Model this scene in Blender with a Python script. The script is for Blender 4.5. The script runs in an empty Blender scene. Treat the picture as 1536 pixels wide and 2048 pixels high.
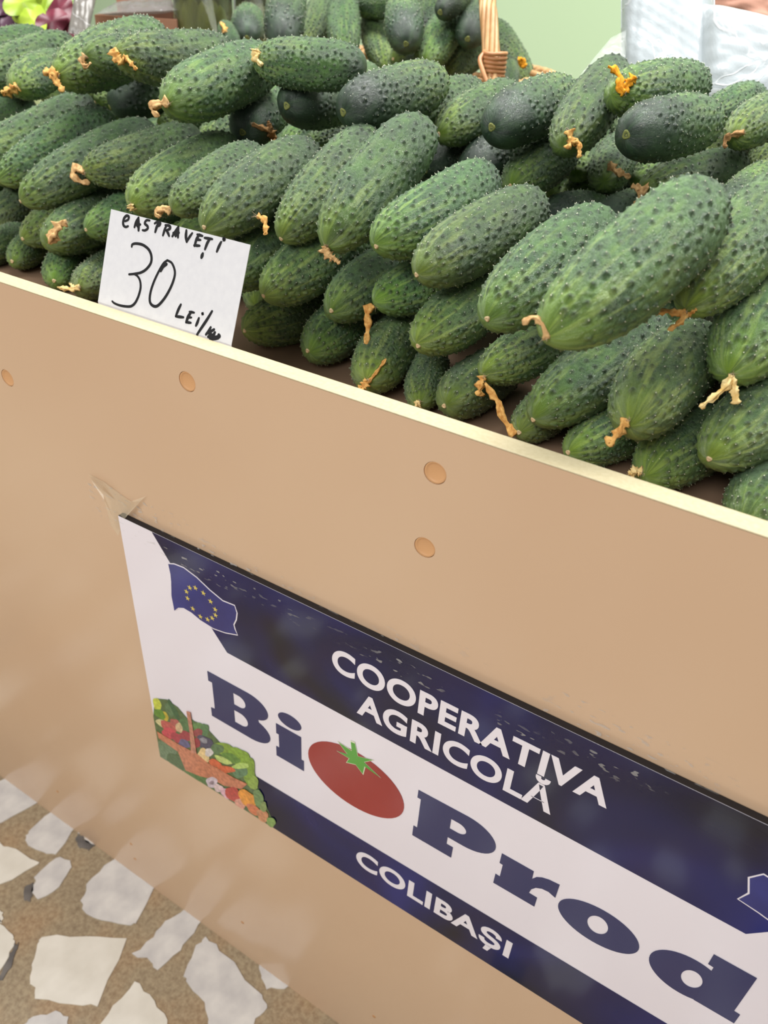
import bpy, bmesh, math, random
import numpy as np
from mathutils import Vector, Matrix
random.seed(7); RNG = np.random.default_rng(7)
S = bpy.context.scene
COL = S.collection
# ------------------------------------------------------------------ camera
D = 0.36                                     # distance lens - counter front
TOP = 0.8657                                 # height of the counter front
EYE = np.array([0.0, -D, 1.08])
FPX = 1534.0                                 # focal length for a 1536x2048 frame
_X = np.array([3248, 1286, -1534.]); _X /= np.linalg.norm(_X)
_Z = np.array([144, -2194, -1534.]); _Z -= _X * (_Z @ _X); _Z /= np.linalg.norm(_Z)
_Y = np.cross(_Z, _X)
ROT = np.stack([_X, _Y, _Z])
def ray(px, py): return ROT @ np.array([(px - 768) / FPX, (py - 1024) / FPX, 1.0])
def at(px, py, t): return EYE + ray(px, py) * t            # point at depth t (metres) behind a photo position
def on_y(px, py, y):
    d = ray(px, py); return EYE + d * ((y - EYE[1]) / d[1])
cam_d = bpy.data.cameras.new('camera'); cam = bpy.data.objects.new('camera', cam_d); COL.objects.link(cam)
cam_d.sensor_fit = 'VERTICAL'; cam_d.sensor_height = 36; cam_d.sensor_width = 27
cam_d.lens = FPX / 2048 * 36; cam_d.clip_start = 0.01; cam_d.clip_end = 60
m = np.eye(4); m[:3, 0] = ROT @ [1, 0, 0]; m[:3, 1] = ROT @ [0, -1, 0]; m[:3, 2] = ROT @ [0, 0, -1]; m[:3, 3] = EYE
cam.matrix_world = Matrix(m.tolist())
cam_d.dof.use_dof = True; cam_d.dof.focus_distance = 0.56; cam_d.dof.aperture_fstop = 9.0
S.camera = cam
# ------------------------------------------------------------------ light
w = bpy.data.worlds.new('world'); S.world = w; w.use_nodes = True
w.node_tree.nodes['Background'].inputs[0].default_value = (1.0, 0.985, 0.965, 1)
w.node_tree.nodes['Background'].inputs[1].default_value = 0.29
def area(name, loc, look, sx, sy, power, col=(1, 1, 1)):
    l = bpy.data.lights.new(name, 'AREA'); l.shape = 'RECTANGLE'; l.size = sx; l.size_y = sy; l.energy = power; l.color = col
    o = bpy.data.objects.new(name, l); COL.objects.link(o); o.location = loc
    o.rotation_euler = (Vector(look) - Vector(loc)).to_track_quat('-Z', 'Y').to_euler(); return o
area('ceiling_lamp', (-0.4, 0.75, 2.7), (-0.3, 0.3, 0.9), 2.2, 0.6, 96, (1, 0.985, 0.96))
area('ceiling_lamp', (-0.7, -2.3, 2.7), (-0.5, 0.0, 0.6), 2.6, 0.8, 80, (1, 0.985, 0.96))
S.view_settings.view_transform = 'Standard'; S.view_settings.look = 'None'
S.view_settings.exposure = 0.0; S.view_settings.gamma = 1.0; S.view_settings.use_curve_mapping = False

# ------------------------------------------------------------------ helpers
def lin(r, g, b):
    f = lambda v: (v / 255 / 12.92) if v / 255 <= 0.04045 else ((v / 255 + 0.055) / 1.055) ** 2.4
    return (f(r), f(g), f(b), 1.0)
class NT:
    def __init__(s, name):
        s.m = bpy.data.materials.new(name); s.m.use_nodes = True; s.t = s.m.node_tree; s.b = s.t.nodes['Principled BSDF']; s.out = s.t.nodes['Material Output']
    def n(s, ty, **k):
        q = s.t.nodes.new(ty)
        for a, v in k.items():
            if a.startswith('i_'):
                key = a[2:]; key = int(key) if key.isdigit() else key.replace('_', ' ')
                q.inputs[key].default_value = v
            else: setattr(q, a, v)
        return q
    def l(s, a, b): s.t.links.new(a, b)
    def noise(s, scale, detail=3, vec=None, dist=0.0, rough=0.5):
        q = s.n('ShaderNodeTexNoise'); q.inputs['Scale'].default_value = scale; q.inputs['Detail'].default_value = detail
        q.inputs['Distortion'].default_value = dist; q.inputs['Roughness'].default_value = rough
        if vec is not None: s.l(vec, q.inputs['Vector'])
        return q.outputs['Fac']
    def ramp(s, fac, stops, inter='LINEAR'):
        q = s.n('ShaderNodeValToRGB'); q.color_ramp.interpolation = inter
        e = q.color_ramp.elements
        while len(e) < len(stops): e.new(0.5)
        for i, (p, c) in enumerate(stops): e[i].position = p; e[i].color = c if len(c) == 4 else (*c, 1)
        s.l(fac, q.inputs[0]); return q.outputs[0]
    def mix(s, fac, a, b, mode='MIX'):
        q = s.n('ShaderNodeMix', data_type='RGBA', blend_type=mode)
        for k, v in ((0, fac), (6, a), (7, b)):
            if hasattr(v, 'is_linked'): s.l(v, q.inputs[k])
            else: q.inputs[k].default_value = v
        return q.outputs[2]
    def math(s, op, a, b=0.0, clamp=False):
        q = s.n('ShaderNodeMath', operation=op); q.use_clamp = clamp
        for k, v in ((0, a), (1, b)):
            if hasattr(v, 'is_linked'): s.l(v, q.inputs[k])
            else: q.inputs[k].default_value = v
        return q.outputs[0]
    def bump(s, h, strength, dist):
        q = s.n('ShaderNodeBump'); q.inputs['Strength'].default_value = strength; q.inputs['Distance'].default_value = dist
        s.l(h, q.inputs['Height']); s.l(q.outputs[0], s.b.inputs['Normal'])
    def set(s, **k):
        for a, v in k.items():
            i = s.b.inputs[a.replace('_', ' ')]
            if hasattr(v, 'is_linked'): s.l(v, i)
            else: i.default_value = v
        return s
def BW(v): return (v, v, v, 1)
def plain(name, rgb, rough=0.5, spec=0.4, **k):
    q = NT(name); q.set(Base_Color=lin(*rgb), Roughness=rough, Specular_IOR_Level=spec, **k); return q.m
def noisy(name, c1, c2, scale, rough=0.5, spec=0.4, bump=0.0, bd=0.001, detail=4, coord='Object', stretch=None):
    q = NT(name); tc = q.n('ShaderNodeTexCoord').outputs[coord]
    if stretch:
        mp = q.n('ShaderNodeMapping'); mp.inputs['Scale'].default_value = stretch; q.l(tc, mp.inputs[0]); tc = mp.outputs[0]
    f = q.noise(scale, detail, tc)
    q.set(Base_Color=q.ramp(f, [(0.3, lin(*c1)), (0.7, lin(*c2))]), Roughness=rough, Specular_IOR_Level=spec)
    if bump: q.bump(f, bump, bd)
    return q.m
def mesh(name, verts, faces, mats=None, smooth=False, fm=None):
    me = bpy.data.meshes.new(name); me.from_pydata([tuple(map(float, v)) for v in verts], [], [tuple(f) for f in faces]); me.update()
    for mm in (mats if isinstance(mats, (list, tuple)) else [mats]):
        if mm: me.materials.append(mm)
    if fm: me.polygons.foreach_set('material_index', fm)
    if smooth: me.polygons.foreach_set('use_smooth', [True] * len(me.polygons))
    return me
def link(name, me, parent=None, label=None, cat=None, group=None, kind=None):
    o = bpy.data.objects.new(name, me); COL.objects.link(o)
    if parent is not None: o.parent = parent; o.matrix_parent_inverse = Matrix.Identity(4)
    if label: o['label'] = label
    if cat: o['category'] = cat
    if group: o['group'] = group
    if kind: o['kind'] = kind
    return o
def empty(name, loc=(0, 0, 0), label=None, cat=None, group=None, kind=None):
    o = link(name, None, None, label, cat, group, kind); o.location = loc; o.empty_display_size = 0.02; return o
def box(name, lo, hi, mat, parent=None, bevel=0.0, off=(0, 0, 0), **k):
    lo = np.array(lo) - off; hi = np.array(hi) - off
    bm = bmesh.new(); bmesh.ops.create_cube(bm, size=1)
    for v in bm.verts: v.co = Vector([(lo[i] + hi[i]) / 2 + v.co[i] * (hi[i] - lo[i]) for i in range(3)])
    if bevel: bmesh.ops.bevel(bm, geom=bm.edges[:], offset=bevel, segments=2, affect='EDGES', profile=0.5)
    me = bpy.data.meshes.new(name); bm.to_mesh(me); bm.free(); me.materials.append(mat)
    return link(name, me, parent, **k)
def tube(pts, rad, n=8, close=False, caps=True):
    """swept tube through pts; rad number or list -> verts, faces"""
    P = np.array(pts, float); k = len(P); r = np.full(k, rad) if np.isscalar(rad) else np.array(rad)
    if close: T = np.roll(P, -1, 0) - np.roll(P, 1, 0)
    else: T = np.gradient(P, axis=0)
    T /= np.linalg.norm(T, axis=1)[:, None] + 1e-12
    u = np.cross(T[0], [0, 0, 1.]); u = u if np.linalg.norm(u) > 1e-3 else np.cross(T[0], [1., 0, 0]); u /= np.linalg.norm(u)
    V = []; F = []
    for i in range(k):
        u = u - T[i] * (u @ T[i]); u /= np.linalg.norm(u); v = np.cross(T[i], u)
        for j in range(n):
            a = 2 * math.pi * j / n; V.append(P[i] + r[i] * (math.cos(a) * u + math.sin(a) * v))
    rg = k if close else k - 1
    for i in range(rg):
        for j in range(n):
            a = i * n + j; b = i * n + (j + 1) % n; c = ((i + 1) % k) * n + (j + 1) % n; d = ((i + 1) % k) * n + j
            F.append((a, b, c, d))
    if caps and not close: F.append(tuple(range(n))[::-1]); F.append(tuple(range((k - 1) * n, k * n)))
    return V, F
def merge(parts):
    V = []; F = []
    for v, f in parts:
        o = len(V); V += list(v); F += [tuple(i + o for i in q) for q in f]
    return V, F
def spline(pts, n):
    P = np.array(pts, float); k = len(P)
    if k == 2: return P[0] + (P[1] - P[0]) * np.linspace(0, 1, n)[:, None]
    E = np.vstack([2 * P[0] - P[1], P, 2 * P[-1] - P[-2]]); out = []
    for q in np.linspace(0, k - 1 - 1e-6, n):
        i = int(q); t = q - i; a, b, c, d = E[i:i + 4]
        out.append(0.5 * (2 * b + (c - a) * t + (2 * a - 5 * b + 4 * c - d) * t * t + (3 * b - a - 3 * c + d) * t ** 3))
    return np.array(out)
def lathe(prof, n=24, centre=(0, 0, 0)):
    V = []; F = []; k = len(prof)
    for r, z in prof:
        for j in range(n):
            a = 2 * math.pi * j / n; V.append((centre[0] + r * math.cos(a), centre[1] + r * math.sin(a), centre[2] + z))
    for i in range(k - 1):
        for j in range(n): F.append((i * n + j, i * n + (j + 1) % n, (i + 1) * n + (j + 1) % n, (i + 1) * n + j))
    return V, F

# ------------------------------------------------------------------ materials
def panel_mat():
    q = NT('tan_laminate'); tc = q.n('ShaderNodeTexCoord').outputs['Object']
    f = q.noise(3.0, 3, tc)
    q.set(Base_Color=q.ramp(f, [(0.3, lin(202, 170, 140)), (0.7, lin(208, 178, 148))]), Roughness=0.2, Specular_IOR_Level=0.45)
    q.bump(q.noise(420, 2, tc), 0.012, 0.0005); return q.m
M_PANEL = panel_mat()
M_TRAY = noisy('brown_laminate', (126, 103, 84), (136, 112, 92), 4, 0.35, 0.4)
M_CREAM = noisy('cream_edging', (184, 172, 138), (194, 183, 151), 380, 0.5, 0.3, 0.12, 0.0004)
M_PLUG = plain('ochre_plug', (206, 158, 112), 0.4)
M_SCREW = plain('small_ochre_plug', (190, 138, 90), 0.5)
M_PAPER = noisy('white_card', (212, 212, 216), (218, 218, 221), 200, 0.7, 0.2)
M_INK = plain('black_marker', (22, 22, 25), 0.5, 0.3)

# ------------------------------------------------------------------ setting
def grout():
    q = NT('terrazzo_mortar'); tc = q.n('ShaderNodeTexCoord').outputs['Object']
    a = q.noise(9, 5, tc); b = q.noise(160, 4, tc, rough=0.7)
    c = q.ramp(a, [(0.3, lin(140, 124, 104)), (0.48, lin(164, 146, 120)), (0.62, lin(176, 142, 108)), (0.78, lin(196, 170, 120))])
    c = q.mix(0.45, c, q.ramp(b, [(0.35, lin(118, 102, 80)), (0.6, lin(190, 176, 146))]))
    q.set(Base_Color=c, Roughness=0.35, Specular_IOR_Level=0.5); q.bump(b, 0.1, 0.001); return q.m
M_GROUT = grout()
floor = link('floor', mesh('floor', [(-4, -3, 0), (3, -3, 0), (3, 2.2, 0), (-4, 2.2, 0)], [(0, 1, 2, 3)], M_GROUT), kind='structure')
M_CHIP = noisy('cream_marble', (226, 222, 210), (243, 240, 230), 26, 0.3, 0.5)
M_CHIP2 = noisy('grey_shaded_marble', (200, 198, 198), (232, 230, 226), 30, 0.3, 0.5, detail=6)  # grey stones; also carries the counter's shade on stones beside the board
M_CHIP3 = noisy('dark_grey_stone', (84, 82, 82), (128, 124, 120), 40, 0.35, 0.5)
def ngon(poly, z0, z1):
    k = len(poly); V = [(x, y, z0) for x, y in poly] + [(x, y, z1) for x, y in poly]
    return V, [tuple(range(k, 2 * k))] + [(i, (i + 1) % k, k + (i + 1) % k, k + i) for i in range(k)]
def rough_poly(poly, amp=0.0016, seg=3):
    out = []; P = np.array(poly)
    for i in range(len(P)):
        a, b = P[i], P[(i + 1) % len(P)]
        for j in range(seg): out.append(a + (b - a) * j / seg + (RNG.normal(0, amp, 2) if j else RNG.normal(0, amp * .5, 2)))
    return np.array(out)
def ccw(P):
    P = np.array(P); x, y = P[:, 0], P[:, 1]
    return P if np.sum(x * np.roll(y, -1) - np.roll(x, -1) * y) > 0 else P[::-1]
def stone(poly, mat, h=0.0012):
    P = rough_poly(ccw(poly)); c = P.mean(0)
    V, F = ngon([tuple(p - c) for p in P], -0.0005, h)
    o = link('stone', mesh('stone', V, F, mat), floor); o.location = (c[0], c[1], 0); return P
CHIPS = [  # stones against the board take the greyer marble, shade painted in
 ([(-0.864, -0.007), (-0.851, 0.03), (-0.792, 0.03), (-0.784, 0.004), (-0.801, -0.054), (-0.85, -0.05)], 2),
 ([(-0.81, -0.094), (-0.775, -0.073), (-0.747, -0.068), (-0.702, -0.062), (-0.701, -0.066), (-0.719, -0.114), (-0.735, -0.128), (-0.79, -0.14)], 1),
 ([(-0.752, 0.001), (-0.72, 0.03), (-0.705, 0.015), (-0.692, -0.041), (-0.709, -0.050), (-0.746, -0.051), (-0.753, -0.046), (-0.755, -0.035)], 2),
 ([(-0.687, -0.045), (-0.668, -0.035), (-0.656, -0.044), (-0.648, -0.071), (-0.658, -0.098), (-0.675, -0.096), (-0.689, -0.080)], 2),
 ([(-0.664, -0.108), (-0.674, -0.110), (-0.689, -0.098), (-0.684, -0.086), (-0.672, -0.097)], 3),
 ([(-0.617, -0.001), (-0.605, 0.03), (-0.545, 0.03), (-0.523, -0.048), (-0.526, -0.055), (-0.563, -0.072), (-0.597, -0.075), (-0.61, -0.06), (-0.622, -0.038)], 2),
 ([(-0.612, -0.13), (-0.565, -0.098), (-0.517, -0.07), (-0.484, -0.148), (-0.512, -0.163), (-0.557, -0.182), (-0.576, -0.175), (-0.593, -0.16), (-0.609, -0.139)], 1),
 ([(-0.478, 0.003), (-0.462, 0.03), (-0.45, 0.02), (-0.447, -0.015), (-0.447, -0.042), (-0.454, -0.076), (-0.467, -0.074), (-0.496, -0.08), (-0.487, -0.05), (-0.49, -0.025)], 2),
 ([(-0.468, -0.101), (-0.44, -0.104), (-0.409, -0.11), (-0.388, -0.116), (-0.4, -0.142), (-0.465, -0.176), (-0.469, -0.137)], 1),
 ([(-0.71, -0.151), (-0.672, -0.149), (-0.647, -0.148), (-0.636, -0.152), (-0.626, -0.169), (-0.618, -0.193), (-0.645, -0.212), (-0.7, -0.2)], 1),
 ([(-0.631, -0.15), (-0.619, -0.166), (-0.610, -0.19), (-0.615, -0.194), (-0.624, -0.171), (-0.634, -0.154)], 3),
 ([(-0.712, -0.136), (-0.686, -0.137), (-0.675, -0.141), (-0.672, -0.146), (-0.700, -0.147)], 1),
 ([(-0.542, -0.199), (-0.524, -0.179), (-0.505, -0.175), (-0.494, -0.186), (-0.52, -0.215), (-0.544, -0.212)], 2),
 ([(-0.702, 0.008), (-0.681, 0.03), (-0.658, 0.02), (-0.656, 0.001), (-0.678, -0.001), (-0.692, 0.0)], 2),
 ([(-0.692, -0.002), (-0.678, -0.003), (-0.656, -0.002), (-0.66, -0.010), (-0.67, -0.015), (-0.685, -0.011)], 3),
 ([(-0.431, -0.011), (-0.403, -0.015), (-0.32, -0.027), (-0.305, -0.034), (-0.31, -0.052), (-0.304, -0.073), (-0.349, -0.101), (-0.359, -0.084), (-0.375, -0.073), (-0.411, -0.067), (-0.419, -0.063), (-0.433, -0.027)], 2),
 ([(-0.351, 0.007), (-0.302, 0.03), (-0.278, 0.02), (-0.3, -0.005), (-0.32, -0.018), (-0.336, -0.009)], 2),
]
placed = []
for poly, k in CHIPS:
    P = stone(poly, (None, M_CHIP, M_CHIP2, M_CHIP3)[k]); placed.append((P.mean(0), np.linalg.norm(P - P.mean(0), axis=1).max()))
nst = 0
for tries in range(5200):                       # the rest of the terrazzo, mirrored in the laminate
    c = np.array([RNG.uniform(-1.9, 0.9), RNG.uniform(-1.5, 0.12)]); r = RNG.choice([0.055, 0.04, 0.028, 0.016], p=[.35, .3, .2, .15]) * RNG.uniform(0.8, 1.2)
    if -0.9 < c[0] < -0.2 and -0.24 < c[1] < 0.06 and r > 0.02: continue
    if any(np.linalg.norm(c - q) < (r + s) * 0.98 + 0.004 for q, s in placed): continue
    n = RNG.integers(4, 7); an = np.sort(RNG.uniform(0, 2 * np.pi, 1)[0] + np.arange(n) * 2 * np.pi / n + RNG.uniform(-.35, .35, n))
    P = c + np.stack([np.cos(an), np.sin(an)], 1) * (r * RNG.uniform(0.75, 1.0, n))[:, None]
    stone(P, [M_CHIP, M_CHIP, M_CHIP2, M_CHIP3][RNG.choice(4, p=[.42, .25, .27, .06])]); placed.append((c, r)); nst += 1
    if nst > 260: break
M_WALL = noisy('pale_green_paint', (193, 219, 180), (196, 221, 184), 2, 0.7, 0.2, 0.05, 0.001)
link('wall_back', mesh('wall_back', [(-4, 2.2, 0), (3, 2.2, 0), (3, 2.2, 3.2), (-4, 2.2, 3.2), (-4, 2.26, 0), (3, 2.26, 0), (3, 2.26, 3.2), (-4, 2.26, 3.2)], [(0, 1, 2, 3), (5, 4, 7, 6), (3, 2, 6, 7)], M_WALL), kind='structure')

# ------------------------------------------------------------------ counter
TH = 0.0151; TRAY = TOP - 0.062
HOLES = [(-1.0270, -0.6774, 1), (-0.4690, -0.6820, 1), (-0.4735, -0.8425, 1), (-1.6277, -0.8439, 1)]
counter = empty('market_counter', (-0.55, 0.4, 0), 'tan laminate market counter holding the pile of cucumbers, cream edging on its front board', 'counter')
CO = np.array([-0.55, 0.4, 0])
def disc(x, z, r, n=28): return [(x + r * math.cos(2 * math.pi * i / n), z + r * math.sin(2 * math.pi * i / n)) for i in range(n)]
def holes_board():
    cu = bpy.data.curves.new('fp', 'CURVE'); cu.dimensions = '2D'; cu.fill_mode = 'BOTH'; cu.extrude = TH / 2
    def sp(pts):
        s = cu.splines.new('POLY'); s.points.add(len(pts) - 1); s.use_cyclic_u = True
        for p, (x, z) in zip(s.points, pts): p.co = (x, z, 0, 1)
    sp([(-1.9, 0.0), (0.85, 0.0), (0.85, TOP - 0.0010), (-1.9, TOP - 0.0010)])
    for x, z, k in HOLES: sp(disc(x * D, 1.08 + z * D, 0.0078)[::-1])
    o = bpy.data.objects.new('tmp', cu); COL.objects.link(o); bpy.context.view_layer.update()
    me = bpy.data.meshes.new_from_object(o.evaluated_get(bpy.context.evaluated_depsgraph_get())); bpy.data.objects.remove(o)
    for v in me.vertices: x, z, t = v.co; v.co = (x - CO[0], (TH / 2 - t) - CO[1], z)
    me.materials.clear(); me.materials.append(M_PANEL); me.name = 'front_board'
    me.flip_normals(); return me
link('front_board', holes_board(), counter, label='glossy tan front board with round plugged screw holes')
for x, z, k in HOLES:
    prof = [(0.0, -0.0), (0.0050, -0.0), (0.0064, 0.0006), (0.0074, 0.0014), (0.0077, 0.0004), (0.0077, -0.004)]
    V, F = lathe(prof, 28); V = [(a + x * D - CO[0], -c + 0.0016 - CO[1], b + 1.08 + z * D) for a, b, c in V]
    o = link('hole_plug', mesh('hole_plug', V, [f[::-1] for f in F], M_PLUG, True), counter)
for px, py in ((115, 1583), (262, 1688), (270, 1718), (485, 1845), (748, 2033)):
    p = on_y(px, py, 0); V, F = lathe([(0.0, 0.0004), (0.002, 0.0004), (0.0026, -0.0002)], 12)
    link('screw_plug', mesh('screw_plug', [(a + p[0] - CO[0], -c - CO[1], b + p[2]) for a, b, c in V], F, M_SCREW, True), counter)
box('edge_banding', (-1.9, 0.0, TOP - 0.0010), (0.85, TH, TOP), M_CREAM, counter, 0.0004, CO, label='cream wood-grain edge banding on the top edge')
box('tray_board', (-1.9, TH, TRAY - 0.016), (0.85, 1.05, TRAY), M_TRAY, counter, 0, CO, label='brown display board the cucumbers lie on')
box('back_board', (-1.9, 1.05, 0.0), (0.85, 1.066, TRAY + 0.02), M_PANEL, counter, 0, CO)
box('side_board', (-1.916, 0.0, 0.0), (-1.9, 1.066, TOP), M_PANEL, counter, 0, CO)
box('side_board', (0.85, 0.0, 0.0), (0.866, 1.066, TOP), M_PANEL, counter, 0, CO)

# ------------------------------------------------------------------ sign board
SY = -0.0062; SD = D + SY                     # front face of the printed board
SC = np.array([-0.35 * SD, SY, 1.08 - 1.58 * SD])
sign = empty('sign_board', tuple(SC), 'white and navy printed foam board sign taped to the tan counter front', 'sign')
def s2w(x, z, lift=0.0): return (x * SD - SC[0], -lift, 1.08 + z * SD - SC[2])
def flat(name, outlines, mat, lift, thick=0.00025, label=None, parent=None):
    cu = bpy.data.curves.new('fl', 'CURVE'); cu.dimensions = '2D'; cu.fill_mode = 'BOTH'; cu.extrude = thick / 2
    for pts in outlines:
        s = cu.splines.new('POLY'); s.points.add(len(pts) - 1); s.use_cyclic_u = True
        for p, (x, z) in zip(s.points, pts): p.co = (x, z, 0, 1)
    o = bpy.data.objects.new('tmp', cu); COL.objects.link(o); bpy.context.view_layer.update()
    me = bpy.data.meshes.new_from_object(o.evaluated_get(bpy.context.evaluated_depsgraph_get())); bpy.data.objects.remove(o)
    for v in me.vertices:
        x, z, t = v.co; v.co = s2w(x, z, lift + t)
    me.materials.clear(); me.materials.append(mat); me.name = name
    return link(name, me, parent or sign, label=label)
def arc(cx, cz, rx, rz, a0, a1, n=20): return [(cx + rx * math.cos(math.radians(a)), cz + rz * math.sin(math.radians(a))) for a in np.linspace(a0, a1, n)]
def ell(cx, cz, rx, rz, n=48): return arc(cx, cz, rx, rz, 0, 360 - 360 / n, n)
M_SIGNW = plain('sign_white', (232, 226, 234), 0.18, 0.5)
M_SEDGE = plain('sign_edge', (35, 32, 34), 0.6)
def navy():
    q = NT('navy_print'); tc = q.n('ShaderNodeTexCoord').outputs['Object']
    f = q.noise(7, 2, tc, 0.6)
    q.set(Base_Color=q.ramp(f, [(0.35, lin(10, 11, 34)), (0.55, lin(16, 20, 78)), (0.75, lin(28, 36, 112))]), Roughness=0.10, Specular_IOR_Level=0.36); return q.m
M_NAVY = navy()
M_LET = plain('navy_letter', (36, 42, 92), 0.18, 0.5)
M_FLAG = noisy('flag_blue', (24, 28, 96), (40, 48, 128), 20, 0.16, 0.5)
M_STAR = plain('flag_star', (214, 194, 98), 0.3)
M_RED = noisy('tomato_red', (146, 36, 32), (158, 48, 44), 8, 0.18, 0.5)
M_LEAFP = plain('leaf_green', (84, 158, 52), 0.2); M_LEAFO = plain('leaf_outline', (216, 222, 190), 0.2)
XL, XR, ZT, ZB = -1.3086, 0.60, -1.1185, -2.046
a = s2w(XL, ZB, 0); b = s2w(XR, ZT, 0)
bm = bmesh.new(); bmesh.ops.create_cube(bm, size=1)
for v in bm.verts: v.co = Vector(((a[0] if v.co.x < 0 else b[0]), (0 if v.co.y < 0 else 0.0055), (a[2] if v.co.z < 0 else b[2])))
me = bpy.data.meshes.new('backing_board'); bm.to_mesh(me); bm.free(); me.materials.append(M_SIGNW); me.materials.append(M_SEDGE)
for p in me.polygons: p.material_index = 0 if p.normal.y < -0.5 else 1
link('backing_board', me, sign, label='white glossy print face on a dark-edged foam board')
flat('upper_stripe', [[(-1.194, ZT - .0006), (-1.149, -1.185), (-0.983, -1.4015), (0.262, -1.413), (0.475, ZT - .0006)]], M_NAVY, 0.0003, label='navy stripe across the top of the sign')
flat('lower_stripe', [[(-0.99, -1.846), (XR, -1.838), (XR, ZB + .0008), (-0.99, ZB + .0008)]], M_NAVY, 0.0003, label='navy stripe along the bottom of the sign')
def text(name, body, ref, x0, x1, z0, z1, off, mat, lift):
    def make(s):
        cu = bpy.data.curves.new('t', 'FONT'); cu.body = s; cu.size = 1; cu.offset = off; cu.extrude = 0.0001; cu.space_character = 1.06
        o = bpy.data.objects.new('t', cu); COL.objects.link(o); bpy.context.view_layer.update()
        me = bpy.data.meshes.new_from_object(o.evaluated_get(bpy.context.evaluated_depsgraph_get())); bpy.data.objects.remove(o); return me
    r = make(ref); xs = [v.co.x for v in r.vertices]; ys = [v.co.y for v in r.vertices]
    me = make(body); kx = (x1 - x0) / (max(xs) - min(xs)); kz = (z1 - z0) / (max(ys) - min(ys))
    for v in me.vertices:
        x, y, t = v.co; v.co = s2w(x0 + (x - min(xs)) * kx, z0 + (y - min(ys)) * kz, lift + t)
    me.materials.clear(); me.materials.append(mat); link(name, me, sign, label='white capital lettering reading ' + body)
text('lettering', 'COOPERATIVA', 'COOPERATIVA', -0.668, -0.036, -1.271, -1.199, 0.032, M_SIGNW, 0.0007)
text('lettering', 'AGRICOL\u0102', 'AGRICOLA', -0.598, -0.130, -1.370, -1.297, 0.032, M_SIGNW, 0.0007)
text('lettering', 'COLIBA\u0218I', 'COLIBASI', -0.577, -0.146, -1.965, -1.889, 0.032, M_SIGNW, 0.0007)
LB = [[(-1.060, -1.513)] + arc(-.925, -1.556, .064, .044, 90, -62) + arc(-.925, -1.644, .068, .045, 62, -90) + [(-1.061, -1.689), (-1.061, -1.655), (-1.047, -1.652), (-1.047, -1.549), (-1.060, -1.549)],
      [(-.975, -1.543)] + arc(-.957, -1.565, .022, .022, 90, -90) + [(-.975, -1.587)], [(-.977, -1.610)] + arc(-.956, -1.634, .025, .024, 90, -90) + [(-.977, -1.658)]]
LI = [[(-.836, -1.568), (-.757, -1.568), (-.757, -1.656), (-.749, -1.656), (-.749, -1.697), (-.838, -1.697), (-.838, -1.659), (-.828, -1.659), (-.828, -1.606), (-.836, -1.606)], ell(-.792, -1.532, .036, .024)]
LP = [[(-.424, -1.520)] + arc(-.297, -1.573, .075, .056, 90, -90) + [(-.336, -1.629), (-.336, -1.657), (-.319, -1.657), (-.319, -1.699), (-.425, -1.699), (-.425, -1.660), (-.415, -1.660), (-.415, -1.548), (-.424, -1.548)],
      [(-.335, -1.557)] + arc(-.316, -1.5755, .021, .0185, 90, -90) + [(-.335, -1.594)]]
LR = [[(-.206, -1.578), (-.130, -1.578), (-.129, -1.607), (-.121, -1.592), (-.110, -1.583), (-.095, -1.577), (-.071, -1.574), (-.071, -1.626), (-.088, -1.619), (-.103, -1.621), (-.116, -1.630), (-.124, -1.644), (-.127, -1.662), (-.107, -1.663), (-.107, -1.700), (-.209, -1.700), (-.209, -1.663), (-.198, -1.664), (-.198, -1.616), (-.206, -1.615)]]
LO = [ell(.028, -1.640, .089, .063), ell(.027, -1.636, .022, .031)]
LD1 = [ell(.216, -1.637, .076, .067), ell(.2255, -1.636, .020, .030)]
LD2 = [[(.236, -1.521), (.316, -1.521), (.316, -1.660), (.328, -1.661), (.328, -1.699), (.247, -1.699), (.247, -1.560), (.236, -1.559)]]
for nm, o in (('B', LB), ('i', LI), ('P', LP), ('r', LR), ('o', LO)): flat('letter', o, M_LET, 0.0003, label='navy slab letter ' + nm)
dl = flat('letter', LD1, M_LET, 0.0003, label='navy slab letter d'); flat('letter_stem', LD2, M_LET, 0.00042, parent=dl)
flat('printed_tomato', [ell(-.595, -1.615, .140, .107)], M_RED, 0.0003, label='dark red tomato standing in for a letter o')
LEAF = [(-.645, -1.541), (-.617, -1.532), (-.643, -1.507), (-.606, -1.512), (-.61, -1.481), (-.599, -1.479), (-.589, -1.519), (-.549, -1.503), (-.572, -1.527), (-.528, -1.549), (-.569, -1.541), (-.573, -1.572), (-.594, -1.552), (-.619, -1.563), (-.612, -1.543)]
c = np.mean(LEAF, 0); flat('tomato_leaf', [[tuple(c + (np.array(p) - c) * 1.10) for p in LEAF]], M_LEAFO, 0.0005)
flat('tomato_leaf', [LEAF], M_LEAFP, 0.0007, label='green tomato calyx')
def offset_poly(P, d):
    P = ccw(P); n = len(P); out = []
    for i in range(n):
        t = P[(i + 1) % n] - P[i - 1]; t /= np.linalg.norm(t); out.append(P[i] + d * np.array([t[1], -t[0]]))
    return [tuple(p) for p in out]
FL = [(-1.151, -1.196), (-1.13, -1.188), (-1.1, -1.185), (-1.06, -1.196), (-1.021, -1.216), (-.982, -1.230), (-.946, -1.226), (-.941, -1.245), (-.945, -1.268), (-.954, -1.289), (-.951, -1.304), (-.944, -1.317), (-.983, -1.331), (-1.021, -1.338), (-1.063, -1.333), (-1.091, -1.323), (-1.117, -1.321), (-1.136, -1.330), (-1.152, -1.348), (-1.155, -1.3), (-1.149, -1.25), (-1.148, -1.225)]
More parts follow.
